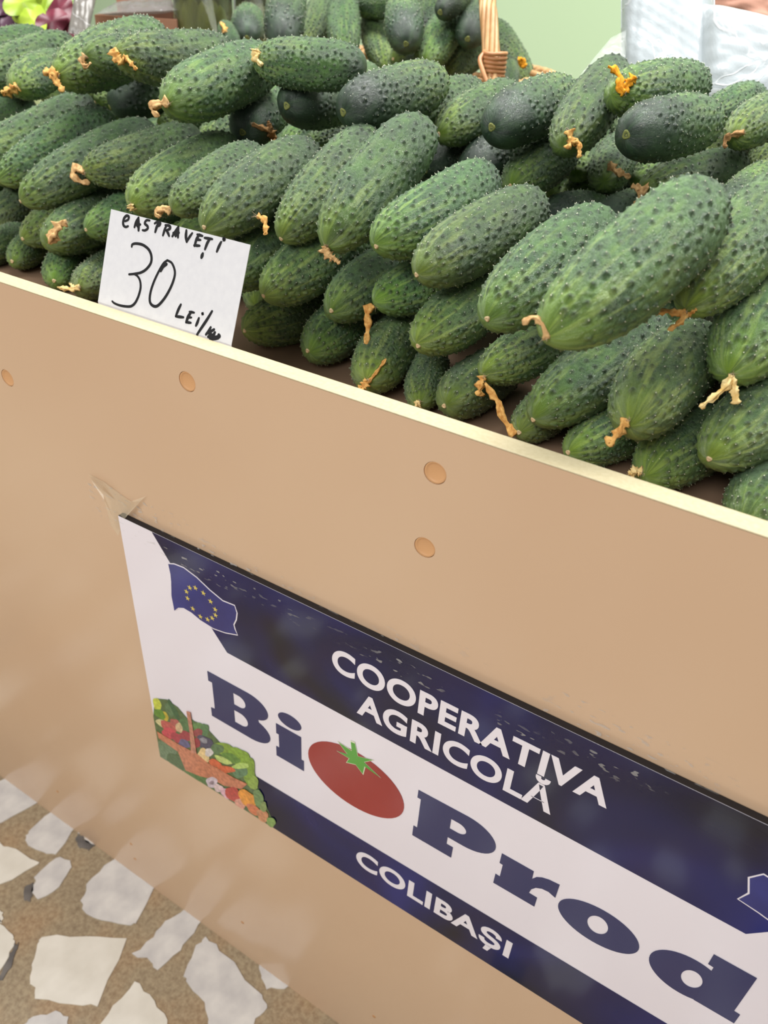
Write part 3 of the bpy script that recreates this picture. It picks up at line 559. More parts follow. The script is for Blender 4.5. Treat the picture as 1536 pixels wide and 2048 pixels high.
HIDDEN = [
(-0.9888,0.1714,0.8224,-1.0043,0.2954,0.828,0.0208),(-0.9206,0.1709,0.8257,-0.9514,0.292,0.8266,0.0218),(-0.8728,0.1788,0.8223,-0.9077,0.2989,0.8233,0.0207),
(-0.6819,0.1764,0.8228,-0.6963,0.3005,0.8228,0.0212),(-0.5662,0.1665,0.8239,-0.6193,0.2795,0.8287,0.0217),(-0.5161,0.1631,0.8216,-0.542,0.2854,0.8215,0.0198),
(-0.4519,0.1758,0.8231,-0.5172,0.2824,0.8245,0.0191),(0.0613,0.1773,0.8252,0.015,0.2934,0.8245,0.0216),(0.1102,0.1781,0.8255,0.0608,0.2928,0.8305,0.02),
(0.1539,0.1656,0.8257,0.1574,0.2905,0.8262,0.0219),(0.2173,0.177,0.8257,0.1872,0.2981,0.8332,0.0221),(-0.9854,0.3003,0.8265,-1.0288,0.417,0.8375,0.0216),
(-0.921,0.3026,0.8248,-0.9933,0.4045,0.8238,0.0194),(-0.88,0.3092,0.8254,-0.9487,0.4136,0.8257,0.0212),(-0.8147,0.2946,0.8257,-0.8635,0.4096,0.8238,0.0223),
(-0.7676,0.3068,0.8245,-0.7921,0.4294,0.8234,0.0219),(-0.7215,0.3017,0.8248,-0.7492,0.4236,0.8247,0.0216),(-0.6756,0.3001,0.8233,-0.7078,0.4209,0.8233,0.0217),
(-0.6177,0.3061,0.825,-0.626,0.4308,0.8246,0.0213),(-0.5629,0.3003,0.825,-0.5929,0.4216,0.8218,0.0201),(-0.5118,0.3079,0.8258,-0.5385,0.43,0.8254,0.0221),
(-0.4711,0.3028,0.8247,-0.4955,0.4254,0.824,0.0193),(-0.4128,0.3099,0.8262,-0.4673,0.4223,0.8313,0.0207),(-0.3581,0.2927,0.8257,-0.4084,0.407,0.8305,0.0219),
(-0.3113,0.3019,0.8257,-0.3603,0.4168,0.8232,0.0216),(-0.2503,0.3079,0.8251,-0.2782,0.4298,0.8263,0.0221),(-0.2037,0.3044,0.8254,-0.2321,0.4261,0.8229,0.0213),
(-0.1413,0.3002,0.8237,-0.194,0.4136,0.8237,0.0222),(-0.0844,0.2974,0.8263,-0.1486,0.4044,0.8343,0.0223),(-0.0512,0.306,0.8257,-0.0913,0.4243,0.8215,0.0198),
(0.0055,0.3078,0.8246,-0.0137,0.4313,0.8223,0.0207),(0.0687,0.3024,0.8238,0.0313,0.4217,0.8238,0.0223),(0.1207,0.295,0.8257,0.0768,0.412,0.8225,0.0209),
(0.1579,0.3041,0.8257,0.1294,0.4258,0.8257,0.0199),(0.2246,0.2967,0.8254,0.219,0.4214,0.8305,0.0219),(-0.9883,0.1947,0.8706,-1.0047,0.3181,0.8596,0.0196),
(-0.9252,0.1996,0.8661,-0.9779,0.3129,0.8675,0.0205),(-0.8869,0.2026,0.8616,-0.9148,0.3244,0.8604,0.0191),(-0.8265,0.1945,0.8726,-0.8926,0.2997,0.8869,0.019),
(-0.566,0.1987,0.859,-0.5816,0.3223,0.8481,0.0201),(-0.4954,0.2008,0.8656,-0.5566,0.3097,0.8708,0.0222),(-0.4638,0.2078,0.8612,-0.4971,0.328,0.8535,0.0223),
(-0.3909,0.2031,0.8653,-0.4687,0.2992,0.8835,0.0193),(-0.3607,0.2059,0.8562,-0.3956,0.3248,0.8729,0.0224),(-0.2516,0.2112,0.8492,-0.2868,0.3305,0.861,0.0214),
(-0.1946,0.2055,0.8656,-0.2483,0.3183,0.8682,0.0215),(-0.0922,0.2086,0.8655,-0.1068,0.3326,0.87,0.0208),(-0.0379,0.2017,0.8641,-0.054,0.3257,0.8646,0.0222),
(0.0104,0.2058,0.8575,-0.0193,0.3272,0.8559,0.0196),(0.053,0.2066,0.8664,0.0176,0.3262,0.8581,0.0193),(0.1169,0.1985,0.8607,0.0827,0.3186,0.8657,0.0213),
(0.1679,0.2083,0.8657,0.1377,0.3294,0.8723,0.0216),(0.2241,0.1905,0.8646,0.2217,0.3155,0.8675,0.0211),(-0.9889,0.3258,0.8664,-0.9761,0.4501,0.8654,0.0206),
(-0.9314,0.3246,0.8664,-0.9456,0.4488,0.8618,0.021),(-0.8816,0.3199,0.8648,-0.9079,0.442,0.8697,0.0196),(-0.8319,0.33,0.8657,-0.863,0.451,0.8685,0.0198),
(-0.7721,0.3223,0.8674,-0.823,0.4361,0.8576,0.0207),(-0.7288,0.3201,0.8675,-0.7417,0.4445,0.8679,0.0222),(-0.6548,0.326,0.8601,-0.6652,0.4466,0.8291,0.022),
(-0.6015,0.3337,0.8791,-0.6619,0.443,0.8761,0.0216),(-0.5717,0.3368,0.8637,-0.6111,0.4553,0.8587,0.0203),(-0.5138,0.3339,0.8652,-0.5749,0.4427,0.872,0.0192),
(-0.4632,0.3342,0.8661,-0.469,0.459,0.8655,0.0195),(-0.4106,0.3392,0.8657,-0.4177,0.4636,0.8562,0.0192),(-0.3583,0.3364,0.8639,-0.3844,0.4584,0.8729,0.0212),
(-0.3073,0.332,0.8637,-0.3085,0.4568,0.8572,0.0199),(-0.2567,0.3173,0.8651,-0.2763,0.4408,0.8678,0.0201),(-0.1929,0.3258,0.8619,-0.2487,0.4371,0.8731,0.0211),
(-0.1485,0.3289,0.8637,-0.1923,0.4459,0.8621,0.0201),(-0.0968,0.3335,0.8657,-0.1021,0.4584,0.8621,0.0206),(-0.0392,0.3265,0.8661,-0.0621,0.4494,0.8643,0.0193),
(0.0045,0.3241,0.8669,-0.0262,0.445,0.8585,0.0206),(0.0582,0.3315,0.8702,0.0426,0.455,0.8591,0.0221),(0.112,0.3412,0.8656,0.0751,0.4603,0.8567,0.0205),
(0.1693,0.3302,0.8642,0.1526,0.454,0.8615,0.0219),(0.2185,0.3323,0.8662,0.2019,0.4561,0.871,0.0202),(-0.8254,0.2131,0.9101,-0.8511,0.3354,0.9071,0.0217),
(-0.781,0.2142,0.9043,-0.8118,0.3353,0.9037,0.0208),(-0.7247,0.214,0.896,-0.7316,0.3388,0.8999,0.0192),(-0.6704,0.2184,0.8961,-0.7013,0.3385,0.9118,0.0223),
(-0.6089,0.2294,0.9142,-0.6332,0.35,0.8924,0.0208),(-0.5184,0.2252,0.9099,-0.5703,0.339,0.9089,0.0209),(-0.471,0.2244,0.9107,-0.4868,0.3483,0.9059,0.0219),
(-0.4012,0.2107,0.9082,-0.4162,0.3346,0.9014,0.0211),(-0.3137,0.2271,0.9057,-0.3398,0.3493,0.9032,0.0199),(-0.1031,0.2262,0.9059,-0.0771,0.3479,0.9171,0.0213),
(-0.0525,0.2301,0.8998,-0.0428,0.3537,0.9156,0.0208),(-0.0003,0.2129,0.8997,-0.0111,0.3373,0.8947,0.0224),(0.0674,0.211,0.91,0.0169,0.3251,0.9172,0.0224),
(0.1061,0.22,0.9064,0.0534,0.3326,0.8933,0.019),(0.1619,0.2189,0.9091,0.0892,0.3202,0.918,0.0214),(0.2135,0.2257,0.9078,0.2099,0.3504,0.9,0.0206),
(-0.9322,0.3517,0.9043,-0.9505,0.4749,0.915,0.0203),(-0.8687,0.3548,0.9018,-0.9147,0.471,0.9055,0.0202),(-0.8318,0.3459,0.9057,-0.8427,0.4704,0.9085,0.0221),
(-0.7795,0.3426,0.9057,-0.8066,0.4646,0.908,0.0214),(-0.7212,0.3564,0.9057,-0.7399,0.48,0.9063,0.0193),(-0.6691,0.3417,0.9005,-0.6834,0.4658,0.9043,0.0216),
(-0.5967,0.3563,0.9214,-0.6492,0.4689,0.9068,0.0216),(-0.5647,0.345,0.8936,-0.5901,0.4664,0.9086,0.0213),(-0.5177,0.3545,0.9057,-0.5304,0.4788,0.9023,0.0206),
(-0.4622,0.3495,0.9057,-0.4884,0.4718,0.9047,0.0207),(-0.4076,0.3402,0.9023,-0.4234,0.4641,0.9082,0.0216),(-0.367,0.3433,0.9033,-0.3774,0.4668,0.9196,0.0224),
(-0.2991,0.3449,0.9006,-0.3558,0.4557,0.8896,0.0196),(-0.1461,0.3617,0.8954,-0.177,0.4828,0.8945,0.0195),(-0.1003,0.358,0.9065,-0.1375,0.4773,0.9023,0.0223),
(-0.0454,0.3567,0.9059,-0.0984,0.4699,0.9071,0.0196),(0.0106,0.3487,0.9057,-0.0154,0.471,0.9056,0.0209),(0.0501,0.3443,0.9099,0.0432,0.4689,0.9028,0.0224),
(0.1092,0.3488,0.9057,0.0991,0.4734,0.9059,0.0224),(0.154,0.3587,0.9068,0.1456,0.483,0.8964,0.0207),(0.2149,0.3552,0.9064,0.1716,0.472,0.9168,0.0193),
(-0.9734,0.4748,0.9057,-1.0289,0.5868,0.9051,0.0209),(-0.9293,0.4893,0.9057,-0.9255,0.6141,0.9114,0.0198),(-0.8867,0.4794,0.9057,-0.8781,0.6041,0.9041,0.0211),
(-0.8241,0.4851,0.9049,-0.8504,0.6073,0.9044,0.02),(-0.7785,0.4789,0.9052,-0.8115,0.5992,0.9141,0.0207),(-0.7174,0.4745,0.901,-0.7535,0.594,0.9057,0.0211),
(-0.6611,0.4892,0.9057,-0.7218,0.5985,0.9076,0.0218),(-0.6237,0.4897,0.9057,-0.6139,0.6142,0.91,0.0218),(-0.5582,0.4772,0.9011,-0.5853,0.5991,0.9074,0.0208),
(-0.5113,0.4735,0.9057,-0.5475,0.5931,0.9026,0.0199),(-0.4579,0.4841,0.9032,-0.4677,0.6085,0.9105,0.022),(-0.4033,0.4837,0.9037,-0.434,0.6046,0.896,0.0221),
(-0.3444,0.4894,0.9059,-0.4003,0.6011,0.9033,0.0201),(-0.1989,0.4759,0.902,-0.1952,0.6009,0.9006,0.0216),(-0.1494,0.4793,0.9058,-0.1606,0.6037,0.9032,0.0203),
(-0.1044,0.4893,0.9057,-0.1042,0.6142,0.9107,0.0198),(-0.0388,0.4894,0.9057,-0.0654,0.6114,0.8995,0.0202),(0.0061,0.4851,0.9027,0.0155,0.6097,0.8986,0.0218),
(0.0641,0.4849,0.9058,0.0427,0.6077,0.9156,0.0199),(0.1199,0.4783,0.9045,0.072,0.5929,0.8907,0.0202),(0.1623,0.4776,0.9004,0.1139,0.5921,0.9136,0.0203),
(0.213,0.4728,0.9043,0.164,0.5878,0.9024,0.0209),(-0.9895,0.3207,0.9425,-1.0166,0.4427,0.9467,0.0224),(-0.9404,0.3199,0.9476,-0.945,0.4447,0.9523,0.0203),
(-0.8877,0.317,0.9418,-0.92,0.4373,0.9308,0.0199),(-0.8291,0.3072,0.952,-0.8859,0.4184,0.9497,0.0212),(-0.407,0.3128,0.9366,-0.4225,0.4362,0.9491,0.019),
(-0.0341,0.3103,0.9457,-0.0542,0.4336,0.9516,0.0221),(0.0087,0.3188,0.9456,0.0048,0.4437,0.946,0.0196),(0.0682,0.3273,0.9472,0.0338,0.4474,0.9524,0.0217),
(0.1095,0.3289,0.9487,0.1205,0.4531,0.958,0.019),(0.1779,0.3088,0.9438,0.1439,0.4291,0.945,0.022),(0.2176,0.3255,0.9457,0.2283,0.4498,0.9387,0.019),
(-0.9881,0.4475,0.9457,-1.0297,0.5654,0.9467,0.0207),(-0.9375,0.4575,0.9457,-0.98,0.575,0.9406,0.0214),(-0.8815,0.4541,0.9441,-0.9221,0.5719,0.955,0.0193),
(-0.8331,0.4446,0.9457,-0.8371,0.5693,0.9535,0.0203),(-0.7633,0.4454,0.9441,-0.7929,0.5668,0.9482,0.0206),(-0.7236,0.4468,0.9474,-0.737,0.571,0.9431,0.022),
(-0.6633,0.4461,0.9468,-0.7032,0.5644,0.9517,0.0219),(-0.619,0.4469,0.9457,-0.6164,0.5718,0.95,0.0202),(-0.5731,0.4478,0.9485,-0.5601,0.5716,0.9372,0.0194),
(-0.5024,0.4546,0.9449,-0.5376,0.5744,0.9505,0.0211),(-0.4691,0.4528,0.9486,-0.4523,0.5767,0.948,0.0224),(-0.4199,0.4517,0.9389,-0.4192,0.5766,0.9413,0.019),
(-0.3586,0.4482,0.9503,-0.4075,0.5614,0.971,0.0193),(-0.3038,0.4473,0.9457,-0.3268,0.5702,0.9436,0.0205),(0.0173,0.46,0.9453,-0.0298,0.5759,0.9461,0.0194),
(0.0636,0.4486,0.9476,0.0458,0.5723,0.9466,0.0195),(0.1007,0.4599,0.9457,0.0825,0.5836,0.9485,0.0199),(0.1622,0.4463,0.9341,0.1164,0.5614,0.951,0.021),
(0.223,0.444,0.9465,0.1928,0.5651,0.9384,0.021),(-0.8776,0.392,0.9861,-0.896,0.5156,0.9838,0.0219),(-0.8159,0.4003,0.9859,-0.8637,0.5158,0.986,0.0224),
(-0.7805,0.4033,0.9867,-0.7899,0.5279,0.9828,0.0215),(-0.6202,0.4013,0.9857,-0.6477,0.5232,0.9873,0.0203),(-0.5176,0.4036,0.9857,-0.55,0.5241,0.979,0.0198),
(0.013,0.4075,0.9859,-0.0012,0.5315,0.9789,0.0199),(0.0588,0.3944,0.9857,0.0379,0.5175,0.9917,0.0205),(0.1047,0.4002,0.9857,0.0936,0.5244,0.994,0.0214),
(0.1555,0.4049,1.0065,0.1438,0.5293,1.0056,0.0219),(0.2232,0.3945,0.9776,0.1516,0.4966,0.9695,0.0221),(-0.9891,0.5205,0.9857,-1.0505,0.6293,0.9821,0.02),
(-0.2978,0.5255,0.9857,-0.3177,0.6489,0.9845,0.0192),(-0.218,0.518,0.9798,-0.2277,0.6422,0.9694,0.0194),(0.0125,0.5273,0.9848,-0.0374,0.6415,0.975,0.0203),
(0.0702,0.5194,0.9862,0.0046,0.6259,0.9868,0.0201),(0.1179,0.5115,0.9855,0.1191,0.6365,0.9862,0.0221),(0.1587,0.5201,0.9859,0.164,0.6449,0.9917,0.0222),
(0.2199,0.5297,0.9844,0.1938,0.6517,0.9772,0.0223),(-0.802,0.5942,0.855,-0.792,0.7088,0.855,0.021),(-0.7464,0.5949,0.855,-0.7602,0.7091,0.855,0.021),
(-0.6961,0.5986,0.855,-0.7165,0.7118,0.855,0.021),(-0.6478,0.5981,0.855,-0.6311,0.7119,0.855,0.021),(-0.5916,0.5917,0.855,-0.6001,0.7064,0.855,0.021),
(-0.5367,0.6001,0.855,-0.5685,0.7106,0.855,0.021),(-0.488,0.6,0.855,-0.4561,0.7105,0.855,0.021),(-0.805,0.7061,0.855,-0.7752,0.8172,0.855,0.021),
(-0.7476,0.7047,0.855,-0.744,0.8196,0.855,0.021),(-0.6882,0.7012,0.855,-0.7142,0.8133,0.855,0.021),(-0.6566,0.7012,0.855,-0.6349,0.8141,0.855,0.021),
(-0.591,0.7038,0.855,-0.607,0.8177,0.855,0.021),(-0.5312,0.7004,0.855,-0.5727,0.8077,0.855,0.021),(-0.488,0.7,0.855,-0.4929,0.8149,0.855,0.021),
(-0.8096,0.618,0.897,-0.7711,0.7264,0.897,0.021),(-0.7378,0.6133,0.897,-0.7453,0.7281,0.897,0.021),(-0.6957,0.618,0.897,-0.6766,0.7314,0.897,0.021),
(-0.6476,0.6197,0.897,-0.614,0.7297,0.897,0.021),(-0.591,0.6143,0.897,-0.5825,0.729,0.897,0.021),(-0.5374,0.6162,0.897,-0.55,0.7305,0.897,0.021),
(-0.4882,0.6138,0.897,-0.4909,0.7288,0.897,0.021),(-0.8022,0.7197,0.897,-0.789,0.834,0.897,0.021),(-0.7422,0.7261,0.897,-0.7594,0.8398,0.897,0.021),
(-0.6993,0.7223,0.897,-0.6873,0.8367,0.897,0.021),(-0.646,0.7198,0.897,-0.633,0.834,0.897,0.021),(-0.5928,0.725,0.897,-0.6009,0.8397,0.897,0.021),
(-0.535,0.7239,0.897,-0.5189,0.8377,0.897,0.021),(-0.4866,0.7262,0.897,-0.4719,0.8402,0.897,0.021),(-0.8004,0.6175,0.939,-0.8147,0.7316,0.939,0.021),
(-0.7483,0.6143,0.939,-0.7591,0.7288,0.939,0.021),(-0.6958,0.6134,0.939,-0.6913,0.7283,0.939,0.021),(-0.6444,0.6154,0.939,-0.6535,0.73,0.939,0.021),
(-0.5928,0.6147,0.939,-0.6048,0.7291,0.939,0.021),(-0.5396,0.62,0.939,-0.5696,0.731,0.939,0.021),(-0.4881,0.6136,0.939,-0.4859,0.7285,0.939,0.021),
(-0.7965,0.7225,0.939,-0.7789,0.8362,0.939,0.021),(-0.7498,0.7252,0.939,-0.7412,0.8399,0.939,0.021),(-0.6922,0.7262,0.939,-0.7101,0.8398,0.939,0.021),
(-0.6406,0.7246,0.939,-0.6278,0.8389,0.939,0.021),(-0.5935,0.7249,0.939,-0.5857,0.8396,0.939,0.021),(-0.5349,0.7194,0.939,-0.5558,0.8325,0.939,0.021),
(-0.4886,0.7265,0.939,-0.4733,0.8405,0.939,0.021),]

def cucumber_mat():
    q = NT('cucumber_skin'); at1 = q.n('ShaderNodeAttribute', attribute_name='skin'); st = q.n('ShaderNodeAttribute', attribute_name='around')
    sep = q.n('ShaderNodeSeparateColor'); q.l(at1.outputs['Color'], sep.inputs[0]); wart, u, spine = sep.outputs[0], sep.outputs[1], sep.outputs[2]
    oi = q.n('ShaderNodeObjectInfo').outputs['Random']
    # shift the noise per object
    ad = q.n('ShaderNodeVectorMath', operation='ADD'); q.l(st.outputs['Vector'], ad.inputs[0])
    cb = q.n('ShaderNodeCombineXYZ'); q.l(q.math('MULTIPLY', oi, 40.0), cb.inputs[0]); q.l(q.math('MULTIPLY', oi, 17.0), cb.inputs[2]); q.l(cb.outputs[0], ad.inputs[1]); vec = ad.outputs[0]
    mp = q.n('ShaderNodeMapping'); mp.inputs['Scale'].default_value = (1, 1, 0.16); q.l(vec, mp.inputs[0])
    patch = q.noise(1.6, 3, vec); streak = q.noise(5.5, 3, mp.outputs[0], 0.4); fine = q.noise(9, 5, vec, 0.5, 0.65)
    net = q.noise(13, 4, vec, 1.2, 0.6); veins = q.ramp(net, [(0.44, BW(0)), (0.5, BW(1)), (0.56, BW(0))])
    body = q.ramp(patch, [(0.25, lin(26, 50, 32)), (0.5, lin(42, 78, 38)), (0.75, lin(78, 118, 52))])
    body = q.mix(q.math('MULTIPLY', q.ramp(fine, [(0.5, BW(0)), (0.74, BW(1))]), 0.38), body, lin(128, 164, 108))
    body = q.mix(q.math('MULTIPLY', veins, 0.40), body, lin(142, 176, 122))
    tipw = q.ramp(u, [(0.0, BW(1)), (0.34, BW(0.5)), (0.75, BW(0.0))])
    body = q.mix(q.math('MULTIPLY', q.math('MULTIPLY', q.ramp(streak, [(0.48, BW(0)), (0.64, BW(1))]), tipw), 0.8), body, lin(152, 178, 98))
    body = q.mix(q.math('MULTIPLY', q.ramp(u, [(0.0, BW(0.85)), (0.2, BW(0.0))]), q.ramp(patch, [(0.3, BW(0.4)), (0.6, BW(1))])), body, lin(112, 144, 50))
    dk = q.n('ShaderNodeAttribute', attribute_name='dark'); dkc = q.mix(q.ramp(patch, [(0.4, BW(0)), (0.7, BW(1))]), lin(26, 40, 36), lin(44, 66, 52))
    dfac = q.math('MULTIPLY', dk.outputs['Fac'], q.ramp(fine, [(0.3, BW(1)), (0.75, BW(0.75))]))
    body = q.mix(dfac, body, dkc)
    body = q.mix(q.math('MULTIPLY', wart, 0.78), body, lin(22, 42, 28))
    hv = q.n('ShaderNodeHueSaturation'); hv.inputs['Saturation'].default_value = 1.05; q.l(body, hv.inputs['Color']); q.l(q.math('ADD', q.math('MULTIPLY', oi, 0.46), 0.72), hv.inputs['Value']); q.l(q.math('ADD', q.math('MULTIPLY', q.math('FRACT', q.math('MULTIPLY', oi, 7.3)), 0.03), 0.478), hv.inputs['Hue'])
    body = q.mix(spine, hv.outputs[0], lin(206, 206, 180))
    q.set(Base_Color=body, Roughness=q.ramp(fine, [(0.3, BW(0.28)), (0.7, BW(0.46))]), Specular_IOR_Level=0.72)
    q.set(Sheen_Weight=q.math('SUBTRACT', 0.12, q.math('MULTIPLY', dk.outputs['Fac'], 0.11)), Sheen_Roughness=0.45, Sheen_Tint=(0.75, 0.95, 0.78, 1))
    bs = q.math('ADD', q.math('ADD', fine, q.math('MULTIPLY', veins, 0.25)), q.math('MULTIPLY', q.noise(34, 3, vec), 0.35)); inv = q.math('SUBTRACT', 1.0, q.math('MULTIPLY', dk.outputs['Fac'], 0.75)); bs = q.math('MULTIPLY', bs, inv)
    q.bump(bs, 0.55, 0.004); return q.m
M_CUKE = cucumber_mat()
M_SCAR = noisy('pale_scar', (176, 150, 112), (214, 196, 156), 900, 0.8, 0.1, 0.4, 0.001)
M_SCARD = noisy('green_scar', (96, 108, 56), (140, 140, 84), 900, 0.7, 0.2, 0.4, 0.001)
NU, NV = 200, 216
NL, NR = 0.135, 0.0230
def radius(s, pb, qb, ps, qs):
    x = 2 * s - 1; p = np.where(x < 0, pb, ps); qq = np.where(x < 0, qb, qs)
    return np.clip(1 - np.abs(x) ** p, 0, 1) ** (1 / qq)
def cuke_mesh(seed, bend, dark, wartd=1.0, taper=0.0, nu=NU, nv=NV):
    g = np.random.default_rng(seed)
    th = np.linspace(0, np.pi, nu); s = (1 - np.cos(th)) / 2; s = 0.62 * s + 0.38 * np.linspace(0, 1, nu)
    ph = np.arange(nv) * 2 * np.pi / nv
    Sg, Pg = np.meshgrid(s, ph, indexing='ij')
    R = radius(Sg, 2.6, 2.0, 3.3, 2.4) * (1 + taper * (Sg - 0.5))
    nx_, ny_ = np.cos(Pg), np.sin(Pg)
    # low lumps and blossom-end ridges
    lump = 0
    for _ in range(7):
        f = g.normal(0, 1.6, 3); lump = lump + np.sin(f[0] * nx_ * 1.4 + f[1] * ny_ * 1.4 + f[2] * Sg * 4 + g.uniform(0, 6.28)) / 7
    ridge = 0
    for k in (5, 9, 13): ridge = ridge + np.sin(k * Pg + g.uniform(0, 6.28) + g.normal(0, .8) * Sg * 3) / 3
    fade = np.clip(1 - Sg / 0.6, 0, 1)
    h = 0.0009 * lump + 0.00035 * ridge * (0.25 + 0.75 * fade)
    # warts
    pts = []; area_ = NL * 2 * np.pi * NR; tries = 0
    lim = 0.70 if dark else 0.93
    while tries < 3200 and len(pts) < 280 * wartd:
        tries += 1; a, b = g.uniform(0.05, 0.97), g.uniform(0, 2 * np.pi)
        if a > lim + g.normal(0, 0.10 if dark else 0.05): continue
        if g.uniform() > 0.35 + 0.65 * min(1, a / 0.3): continue
        x = a * NL; y = b * NR; sp = 0.0060 / math.sqrt(wartd)
        if any((x - p[0]) ** 2 + min(abs(y - p[1]), 2 * np.pi * NR - abs(y - p[1])) ** 2 < sp * sp for p in pts): continue
        pts.append((x, y, g.uniform(0.55, 1.25)))
    wart = np.zeros_like(Sg); hw = np.zeros_like(Sg)
    X = Sg * NL; Y = Pg * NR; Rm = np.maximum(R, 0.25)
    for x, y, k in pts:
        dy = np.abs(Y - y); dy = np.minimum(dy, 2 * np.pi * NR - dy) * Rm; d2 = (X - x) ** 2 + dy ** 2
        hw += 0.00115 * k * np.exp(-d2 / 0.00125 ** 2) - 0.00042 * np.exp(-(np.sqrt(d2) - 0.0026) ** 2 / 0.0011 ** 2)
        wart = np.maximum(wart, np.exp(-d2 / (0.00165 * k ** .5) ** 2))
    h = (h + hw) * np.clip(R * 2.2, 0, 1)
    rr = R * NR + h; bz = bend * (1 - (2 * Sg - 1) ** 2)
    V = np.stack([(Sg - 0.5) * NL, rr * nx_, rr * ny_ + bz - bend * 0.5], -1).reshape(-1, 3)
    i = np.arange(nu - 1)[:, None] * nv; j = np.arange(nv)[None]; jn = (j + 1) % nv
    F = np.stack([i + j, i + nv + j, i + nv + jn, i + jn], -1).reshape(-1, 4)
    skin = np.stack([wart, Sg, np.zeros_like(Sg), np.ones_like(Sg)], -1).reshape(-1, 4)
    around = np.stack([nx_, ny_, Sg * 5], -1).reshape(-1, 3)
    dkf = np.clip((Sg - (0.50 if dark else 0.80)) / (0.3 if dark else 0.2), 0, 1).reshape(-1) * (0.95 if dark else 0.65)
    # spines: tiny pale tips on the warts, plus dust
    SV = []; SF = []; base = len(V)
    extra = [(p[0], p[1], 0.0011 if g.uniform() < 0.65 else 0.0) for p in pts] + [(g.uniform(.03, .97) * NL, g.uniform(0, 6.283) * NR, 0.0) for _ in range(130)]
    for x, y, hh in extra:
        if hh == 0.0 and (x, y) in [(p[0], p[1]) for p in pts]: continue
        a = x / NL; b = y / NR; Ra = float(radius(np.array(a), 2.6, 2.0, 3.3, 2.4)) * NR * (1 + taper * (a - .5))
        ii = int(np.argmin(abs(s - a))); jj = int(round(b / (2 * np.pi) * nv)) % nv; c0 = V[ii * nv + jj]
        n = np.array([0, math.cos(b), math.sin(b)]); t = np.array([1., 0, 0]); bb = np.cross(n, t); w_ = 0.00036; o = base + len(SV)
        SV += [c0 + w_ * t - n * 1e-4, c0 - w_ * .6 * t + w_ * bb - n * 1e-4, c0 - w_ * .6 * t - w_ * bb - n * 1e-4, c0 + n * (0.0007 if hh else 0.00035)]
        SF += [(o, o + 1, o + 3), (o + 1, o + 2, o + 3), (o + 2, o, o + 3)]
    me = bpy.data.meshes.new('cucumber'); SV = np.array(SV)
    nF = len(F); allV = np.vstack([V, SV]); me.vertices.add(len(allV)); me.vertices.foreach_set('co', allV.ravel())
    loops = np.concatenate([F.ravel(), np.array(SF).ravel()]); me.loops.add(len(loops)); me.loops.foreach_set('vertex_index', loops)
    tot = np.concatenate([np.full(nF, 4), np.full(len(SF), 3)]); st = np.concatenate([[0], np.cumsum(tot)[:-1]])
    me.polygons.add(len(tot)); me.polygons.foreach_set('loop_start', st); me.polygons.foreach_set('loop_total', tot); me.polygons.foreach_set('use_smooth', np.ones(len(tot), bool))
    me.update(); me.validate()
    k = len(SV); skin = np.vstack([skin, np.tile([0, 0.5, 1, 1], (k, 1))]); around = np.vstack([around, np.zeros((k, 3))]); dkf = np.r_[dkf, np.zeros(k)]
    A = me.attributes.new('skin', 'FLOAT_COLOR', 'POINT'); A.data.foreach_set('color', skin.ravel())
    A = me.attributes.new('around', 'FLOAT_VECTOR', 'POINT'); A.data.foreach_set('vector', around.ravel())
    A = me.attributes.new('dark', 'FLOAT', 'POINT'); A.data.foreach_set('value', dkf)
    me.materials.append(M_CUKE); return me
LIGHT = [cuke_mesh(11, 0.002, False, 1.0), cuke_mesh(12, 0.004, False, 1.15), cuke_mesh(13, -0.002, False, 0.85, -0.06), cuke_mesh(14, 0.0, False, 1.25, 0.05), cuke_mesh(15, 0.005, False, 1.0), cuke_mesh(16, -0.004, False, 1.1, 0.08)]
DARK = [cuke_mesh(21, 0.002, True, 1.1), cuke_mesh(22, -0.003, True, 1.2)]
LOW = cuke_mesh(31, 0.001, False, 0.8, 0, 60, 48)
def cuke_matrix(A, B, r, spin):
    A, B = Vector(A), Vector(B); x = (B - A); L = x.length; x.normalize(); y = Vector((0, 0, 1)).cross(x); y.normalize(); z = x.cross(y)
    q = Matrix((x, y, z)).transposed().to_4x4() @ Matrix.Rotation(spin, 4, 'X')
    return Matrix.Translation((A + B) / 2) @ q @ Matrix.Diagonal((L / NL, r / NR, r / NR, 1))
